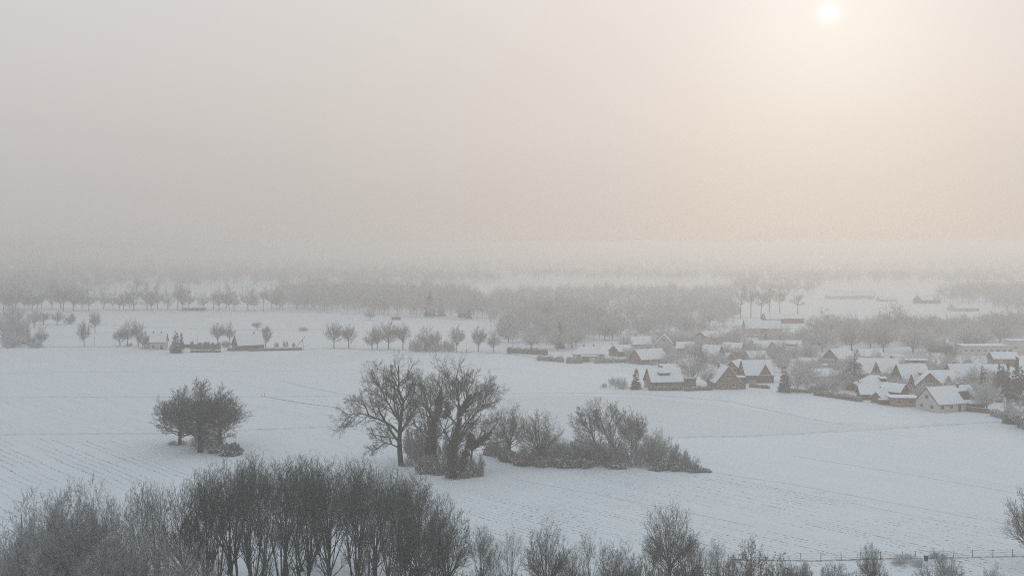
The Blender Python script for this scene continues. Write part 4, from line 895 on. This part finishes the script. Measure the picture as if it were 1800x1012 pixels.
scatter([(1095, 636), (1240, 650), (1440, 660), (1440, 605), (1280, 600), (1080, 615)], 64, vil, (7, 12), (6, 10), 'rimed garden tree between the village houses', 'garden trees between the houses', avoid=AV)
scatter([(1400, 685), (1520, 695), (1740, 722), (1740, 650), (1400, 650)], 50, vil, (6, 10), (5, 9), 'rimed garden tree between the right village houses', 'garden trees between the right houses', avoid=AV)
for i, (px, pb, pt, wd) in enumerate(((1445, 600, 540, 70), (1575, 590, 532, 66), (1755, 592, 545, 90), (1785, 585, 540, 60))):
    ptree('bare_tree', vil[i % 4], px, pb, pt, wd, ['large rounded hazy crown right of the farmhouse', 'large dark rounded crown before the far field', 'wide rounded crown at the right side, above the low hall', 'rounded crown cut by the right edge above the tall block'][i])
for i, px in enumerate((1302, 1320, 1338, 1353, 1371, 1402)):
    ptree('slim_tree', slim[i % 3], px, 560 - (i % 2) * 2 - (5 if i > 3 else 0), 500 + (i % 3) * 3 + (8 if i == 5 else 0), 30, 'tall thin trunked tree in the row behind the long low house' if i < 5 else 'tall thin tree standing apart at the right of that row', 'tree', 'tall thin row behind the long low house' if i < 5 else None)
fx = 6.0; i = 0; rt = np.random.default_rng(77)
while fx < 498 and i < len(ORD):
    k = int(rt.integers(5)); hh = rt.uniform(34, 56) * (.72 if rt.random() < .22 else 1)
    ptree('bare_tree', slim[k % 3] if k == 4 else far[k % 4], fx, 546 + rt.uniform(-4, 1.5), 546 - hh, hh * rt.uniform(.5, .8), f'hazy tree {ORD[i]} from the left in the long row along the far left field edge', 'tree', 'hazy row along the far left field')
    fx += rt.choice([6, 9, 12, 17, 25], p=[.2, .28, .25, .17, .1]) + rt.uniform(-2, 2); i += 1
# hedges
def hedge(name, pts, wd, h, label, cat='hedge', mk='hedge', snow=True, seed=0, dens=26):
    rng = np.random.default_rng(seed); W_ = np.array(P_(pts)); root = empty(name, (*W_[0], 0), 0, label, cat); V = []; b = MB()
    o0 = W_[0]
    for a, c in zip(W_[:-1] - o0, W_[1:] - o0):
        L = np.hypot(*(c - a)); t = (c - a) / L; nn = np.array([-t[1], t[0]]); k = wd * .38
        q = [a - nn * k, c - nn * k, c + nn * k, a + nn * k]
        b.hexa([(*p, 0) for p in q] + [(*p, h * .8) for p in q], mk)
        n = int(L * dens * (h + wd)); u = rng.random(n)[:, None]; s_ = rng.uniform(-.5, .5, n)[:, None]; z = rng.uniform(.03, 1, n) * h * (1 + .12 * np.sin(u[:, 0] * L * 1.3))
        V.append(leafquads(rng, np.c_[a + (c - a) * u + nn * s_ * wd, z], .16, .4))
    b.build('hedge_core', root); link('foliage', quadmesh(name, *joinvf(V), mk), root)
hedge('hedge', [(335, 619), (388, 619)], 1.4, 1.1, 'dark trimmed hedge in front of the small evergreens')
hedge('hedge', [(400, 616), (415, 616)], 1.2, 1.2, 'short hedge piece before the pointed farmhouse gable', seed=1)
hedge('hedge', [(437, 617), (531, 615)], 1.4, 1.2, 'long snow topped hedge running right from the brown farmhouse', seed=2)
hedge('hedge', [(892, 620), (962, 624)], 1.6, 2.8, 'dark hedge at the foot of the near wood, left of the bungalow', seed=3)
hedge('hedge', [(1140, 686), (1200, 686)], 1.6, 1.7, 'shaggy hedge before the dormered brick house', seed=4)
hedge('hedge', [(1203, 687), (1252, 685)], 1.6, 1.4, 'low shaggy hedge before the flat brick garage', seed=5)
hedge('hedge', [(1258, 684), (1310, 683)], 1.5, 1.5, 'straight trimmed snow topped hedge before the broad gable', seed=6)
hedge('hedge', [(1318, 680), (1352, 683)], 1.2, 1.2, 'short slanting hedge under the house with the pointed front gable', seed=7)
hedge('hedge', [(1392, 688), (1425, 691)], 1.2, 1.2, 'shaggy hedge right of the dark spruce', seed=8)
hedge('hedge', [(1432, 694), (1515, 706)], 1.6, 1.7, 'long snow topped hedge along the field before the snowy fir', seed=9)
hedge('hedge', [(945, 633), (990, 636)], 2.2, 1.9, 'loose snow laden shrubs at the left end of the village edge', mk='bramble', seed=10)
hedge('hedge', [(996, 638), (1024, 638)], 2.2, 2.4, 'rounded snow laden shrubs before the pale bungalow', mk='bramble', seed=11)
hedge('hedge', [(1045, 638), (1100, 637), (1165, 640)], 1.8, 1.8, 'long loose garden hedge under the brick house with the long slope', mk='bramble', seed=12)
hedge('hedge', [(1425, 690), (1480, 680), (1520, 684)], 2.0, 2.2, 'tangled garden shrubs under the snowy fir', mk='bramble', seed=13)
hedge('hedge', [(1745, 730), (1775, 738), (1800, 750), (1830, 768)], 2.4, 2.0, 'tangled hedge running out of the photo at the right edge', mk='bramble', seed=14)
for i in range(12): pbush(bushw[i % 3], [952, 968, 985, 1002, 1015, 1060, 1075, 1150, 1325, 1490, 1522, 1470][i], [634, 635, 636, 638, 638, 636, 638, 642, 680, 700, 695, 690][i], 18, 13, 'small rimed garden shrub at the village edge', 'bush', 'rimed garden shrubs at the village edge')
# ------------------------------------------------------------ fences, posts, small things
def wire_fence(pxs, pb0, pb1, h, label, nw=3):
    root = empty('wire_fence', (*at(pxs[0], pb0), 0), 0, label, 'fence'); o0 = np.array(at(pxs[0], pb0)); n = len(pxs); T = []
    for i, px in enumerate(pxs):
        p = np.array(at(px, pb0 + (pb1 - pb0) * i / (n - 1))) - o0; lx = RNG.uniform(-.08, .08)
        b = MB(); b.bar((*p, -.1), (p[0] + lx, p[1], h), .055, 'postwood', 6, .05); b.bar((p[0] + lx, p[1], h + .002), (p[0] + lx, p[1], h + .05), .055, 'roofsnow', 6, .02); b.build('post', root); T.append((p[0] + lx * .8, p[1]))
    for k in range(nw):
        b = MB(); z = h * (.92 - .28 * k)
        for a, c in zip(T[:-1], T[1:]):
            m_ = ((a[0] + c[0]) / 2, (a[1] + c[1]) / 2, z - .04); b.bar((*a, z), m_, .012, 'wire', 4); b.bar(m_, (*c, z), .012, 'wire', 4)
        b.build('wire', root)
wire_fence([1372, 1408, 1443, 1479, 1513, 1548, 1586, 1609, 1642, 1676, 1709, 1745, 1780, 1815], 986, 978, 1.35, 'post and wire fence across the bottom right field edge')
wire_fence([1056, 1064, 1073, 1082, 1090, 1096], 682, 685, 1.1, 'little garden post fence left of the lone spruce', 2)
wire_fence([820, 846, 862, 878, 892], 619, 621, 1.4, 'hazy post fence before the bright field gap', 2)
def board_fence(pts, h, label):
    W_ = np.array(P_(pts)); o0 = W_[0]; root = empty('board_fence', (*o0, 0), 0, label, 'fence')
    for a, c in zip(W_[:-1] - o0, W_[1:] - o0):
        L = np.hypot(*(c - a)); n = max(1, int(L / 2.2)); t = (c - a) / L; nn = np.array([-t[1], t[0]]) * .03
        for i in range(n):
            p = a + (c - a) * i / n + t * .06; q = a + (c - a) * (i + 1) / n - t * .06; b = MB(); r = [p - nn, q - nn, q + nn, p + nn]
            b.hexa([(*v, .08) for v in r] + [(*v, h) for v in r], 'wood'); b.hexa([(*v, h + .003) for v in r] + [(*v, h + .09) for v in r], 'roofsnow'); b.build('panel', root)
            b = MB(); pp = a + (c - a) * i / n; b.box(pp[0] - .055, pp[0] + .055, pp[1] - .055, pp[1] + .055, -.05, h + .12, 'postwood', 'roofsnow'); b.build('post', root)
board_fence([(1600, 709), (1660, 718), (1740, 727)], 1.5, 'long wooden board fence before the large white house')
def plainpole(px, pb, pt, label, r=.06):
    h = (pb - pt) / ppm(pb); b = MB(); b.bar((0, 0, 0), (0, 0, h), r, 'postwood', 6, r * .8); b.box(-.5, .5, -.05, .05, h - .35, h - .25, 'postwood'); o = b.build('utility_pole'); o.location = (*at(px, pb), 0); tag(o, label, 'utility pole')
b = MB(); b.bar((0, 0, 0), (0, 0, 12.5), .09, 'metal', 8, .06); b.bar((0, 0, 12.502), (0, 0, 12.62), .10, 'roofsnow', 8, .05); o = b.build('utility_pole'); o.location = (*at(38, 1052), 0); tag(o, 'thin dark pole standing among the rimed trees at the bottom left', 'pole')
plainpole(166, 608, 592, 'thin pole on the ditch right of the lone tree')
plainpole(820, 618, 601, 'thin pole between the last trees of the ditch row')
plainpole(347, 606, 590, 'thin pole above the evergreens between the farmsteads')
x, y = at(1628, 985); root = empty('feed_bin', (x, y, 0), .2, 'small dark two-part bin standing at the wire fence', 'bin')
b = MB(); b.hexa([(-.22, -.2, 0), (.22, -.2, 0), (.22, .2, 0), (-.22, .2, 0), (-.27, -.24, .85), (.27, -.24, .85), (.27, .24, .85), (-.27, .24, .85)], 'metal'); b.build('body', root)
b = MB(); b.hexa([(-.3, -.28, .853), (.3, -.28, .853), (.3, .28, .853), (-.3, .28, .853), (-.28, -.2, .93), (.28, -.2, .93), (.28, .28, 1.0), (-.28, .28, 1.0)], 'metal', 'roofsnow'); b.build('lid', root)
for i, (px, hh, ln) in enumerate(((459, 1.1, .25), (465, 1.5, -.1))):
    b = MB(); b.bar((0, 0, -.05), (ln, 0, hh), .07, 'postwood', 6, .05); o = b.build('marker_post'); o.location = (*at(px, 697), 0); tag(o, ['short crooked marker post at the left end of the field ditch', 'taller straight marker post right of the crooked one'][i], 'post')
# leaning conveyor frame at the hedge end
x, y = at(523, 615); root = empty('conveyor', (x, y, 0), 0, 'lattice conveyor slanting up to the right at the end of the long hedge', 'conveyor')
b = MB(); b.bar((-1.6, 0, .3), (3.6, 0, 6.6), .10, 'metal', 4); b.bar((-1.6, .5, .3), (3.6, .5, 6.6), .10, 'metal', 4)
for k in range(8): u = (k + .5) / 8; b.bar((-1.6 + 5.2 * u, 0, .3 + 6.3 * u), (-1.6 + 5.2 * u, .5, .3 + 6.3 * u), .05, 'metal', 4)
b.build('boom', root); b = MB(); b.bar((1.9, .1, 0), (2.5, .1, 5.2), .07, 'metal', 4); b.bar((3.0, .4, 0), (2.5, .4, 5.2), .07, 'metal', 4); b.build('strut', root)

# ------------------------------------------------------------ far-off woods that read as one mass
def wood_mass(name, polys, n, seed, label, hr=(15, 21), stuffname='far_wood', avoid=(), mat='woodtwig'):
    rng = np.random.default_rng(seed)
    def light_tree(sd, fine):
        r_ = np.random.default_rng(sd); H = 18.0; C = np.array([0, 0, 9.5]); A = np.array([5.8, 5.8, 8.5]); n = 8
        tp = np.array([[[0, 0, 0], [.1, 0, 3], [0, .1, 6]]], float); tr = np.array([[.3, .25, .2]])
        an = np.arange(n) * 2.4 + r_.uniform(0, 6); a2 = np.radians(64 * np.sqrt((np.arange(n) + .3) / n))
        D = np.stack([np.cos(an) * np.sin(a2), np.sin(an) * np.sin(a2), np.cos(a2)], 1); S = np.stack([0 * an, 0 * an, r_.uniform(3, 6, n)], 1)
        P = walk(r_, S, D, env_dist(S, D, C, A) * r_.uniform(.85, 1, n), 3, .07, .04, 0, C); Rr = .15 * np.linspace(1, .4, 4)[None] + np.zeros((n, 1)); out_ = [tubes(tp, tr, 3, r_), tubes(P, Rr, 3, r_)]
        for nn, K, r0 in ((6, 2, .075), (5, 1, .055))[:2 if fine else 1]:
            S, D, rr, t = kids(r_, P, Rr, nn, .2, .98, 40, 9); L = np.minimum(3.6 if K == 2 else 2.2, env_dist(S, D, C, A) * 1.0 + .5) * r_.uniform(.6, 1.1, len(t))
            q = r0 if fine else r0 * 1.9
            P = walk(r_, S, D, L, K, .1, .05, 0, C); Rr = q * np.linspace(1, .6, K + 1)[None] + np.zeros((len(P), 1)); out_.append(tubes(P, Rr, 3, r_))
        return joinvf(out_)
    src = [light_tree(900 + i, True) for i in range(4)]; coarse = [light_tree(910 + i, False) for i in range(4)]
    V = []; F = []; o = 0
    for poly, cnt in polys:
        W_ = np.array(P_(poly)); lo, hi = W_.min(0), W_.max(0); k = 0; tr = 0
        while k < cnt and tr < 200000:
            tr += 1; p = rng.uniform(lo, hi); c = False
            for (x1, y1), (x2, y2) in zip(W_, np.roll(W_, -1, 0)):
                if (y1 > p[1]) != (y2 > p[1]) and p[0] < (x2 - x1) * (p[1] - y1) / (y2 - y1) + x1: c = not c
            if not c or any(abs(p[0] - a) < r and abs(p[1] - b) < r for a, b, r in avoid): continue
            k += 1; v, f = (src if p[1] < 1700 else coarse)[rng.integers(4)]; a = rng.uniform(0, 6.28); s = rng.uniform(*hr) / 18; ca, sa = math.cos(a), math.sin(a)
            V.append(np.stack([(v[:, 0] * ca - v[:, 1] * sa) * s + p[0], (v[:, 0] * sa + v[:, 1] * ca) * s + p[1], v[:, 2] * s], 1)); F.append(f + o); o += len(v)
    ob = link(stuffname, quadmesh(name, np.concatenate(V), np.concatenate(F), mat)); tag(ob, label, 'wood', kind='stuff')
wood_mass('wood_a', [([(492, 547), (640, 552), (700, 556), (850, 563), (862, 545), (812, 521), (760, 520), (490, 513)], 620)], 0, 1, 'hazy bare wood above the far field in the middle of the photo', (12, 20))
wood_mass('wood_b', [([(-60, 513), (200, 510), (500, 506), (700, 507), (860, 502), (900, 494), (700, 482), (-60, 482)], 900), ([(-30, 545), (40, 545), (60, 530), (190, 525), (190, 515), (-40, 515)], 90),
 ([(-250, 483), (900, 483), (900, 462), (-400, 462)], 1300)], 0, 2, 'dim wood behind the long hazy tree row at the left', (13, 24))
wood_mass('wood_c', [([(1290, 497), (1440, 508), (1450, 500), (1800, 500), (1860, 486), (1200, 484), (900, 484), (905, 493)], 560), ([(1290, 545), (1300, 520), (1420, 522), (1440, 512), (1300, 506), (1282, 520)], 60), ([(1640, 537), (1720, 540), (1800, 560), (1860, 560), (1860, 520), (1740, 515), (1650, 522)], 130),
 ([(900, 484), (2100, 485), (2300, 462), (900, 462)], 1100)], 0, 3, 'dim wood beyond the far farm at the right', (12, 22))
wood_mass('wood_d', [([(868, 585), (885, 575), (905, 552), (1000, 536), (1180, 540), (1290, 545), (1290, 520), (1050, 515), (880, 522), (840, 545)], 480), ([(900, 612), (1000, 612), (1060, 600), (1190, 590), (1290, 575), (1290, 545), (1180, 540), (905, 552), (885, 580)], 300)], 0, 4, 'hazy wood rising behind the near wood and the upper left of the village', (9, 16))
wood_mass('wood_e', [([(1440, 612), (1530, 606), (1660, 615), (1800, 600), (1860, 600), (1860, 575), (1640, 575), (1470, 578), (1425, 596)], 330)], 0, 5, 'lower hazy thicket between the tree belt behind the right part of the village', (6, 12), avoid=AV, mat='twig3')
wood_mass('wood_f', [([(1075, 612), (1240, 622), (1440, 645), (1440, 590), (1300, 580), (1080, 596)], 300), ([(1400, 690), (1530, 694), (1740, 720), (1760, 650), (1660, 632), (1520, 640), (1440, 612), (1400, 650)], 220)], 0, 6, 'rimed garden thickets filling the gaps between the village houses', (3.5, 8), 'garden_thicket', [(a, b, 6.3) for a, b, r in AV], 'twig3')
# ------------------------------------------------------------ haze
hb = MB(); hb.box(-4300, 4300, -260, 7600, -1, 56.5, 'wire'); ho = hb.build('haze'); tag(ho, kind='stuff', label='pale winter fog lying over the whole plain', cat='fog')
m = newmat('haze_volume'); g = NG(m); pv = g.node('ShaderNodeVolumePrincipled'); pv.inputs['Color'].default_value = (*HAZE_COL, 1)
pv.inputs['Density'].default_value = HAZE_DENSITY; pv.inputs['Anisotropy'].default_value = HAZE_ANISO
o = g.node('ShaderNodeOutputMaterial'); g.l.new(pv.outputs[0], o.inputs['Volume']); ho.data.materials.clear(); ho.data.materials.append(m)
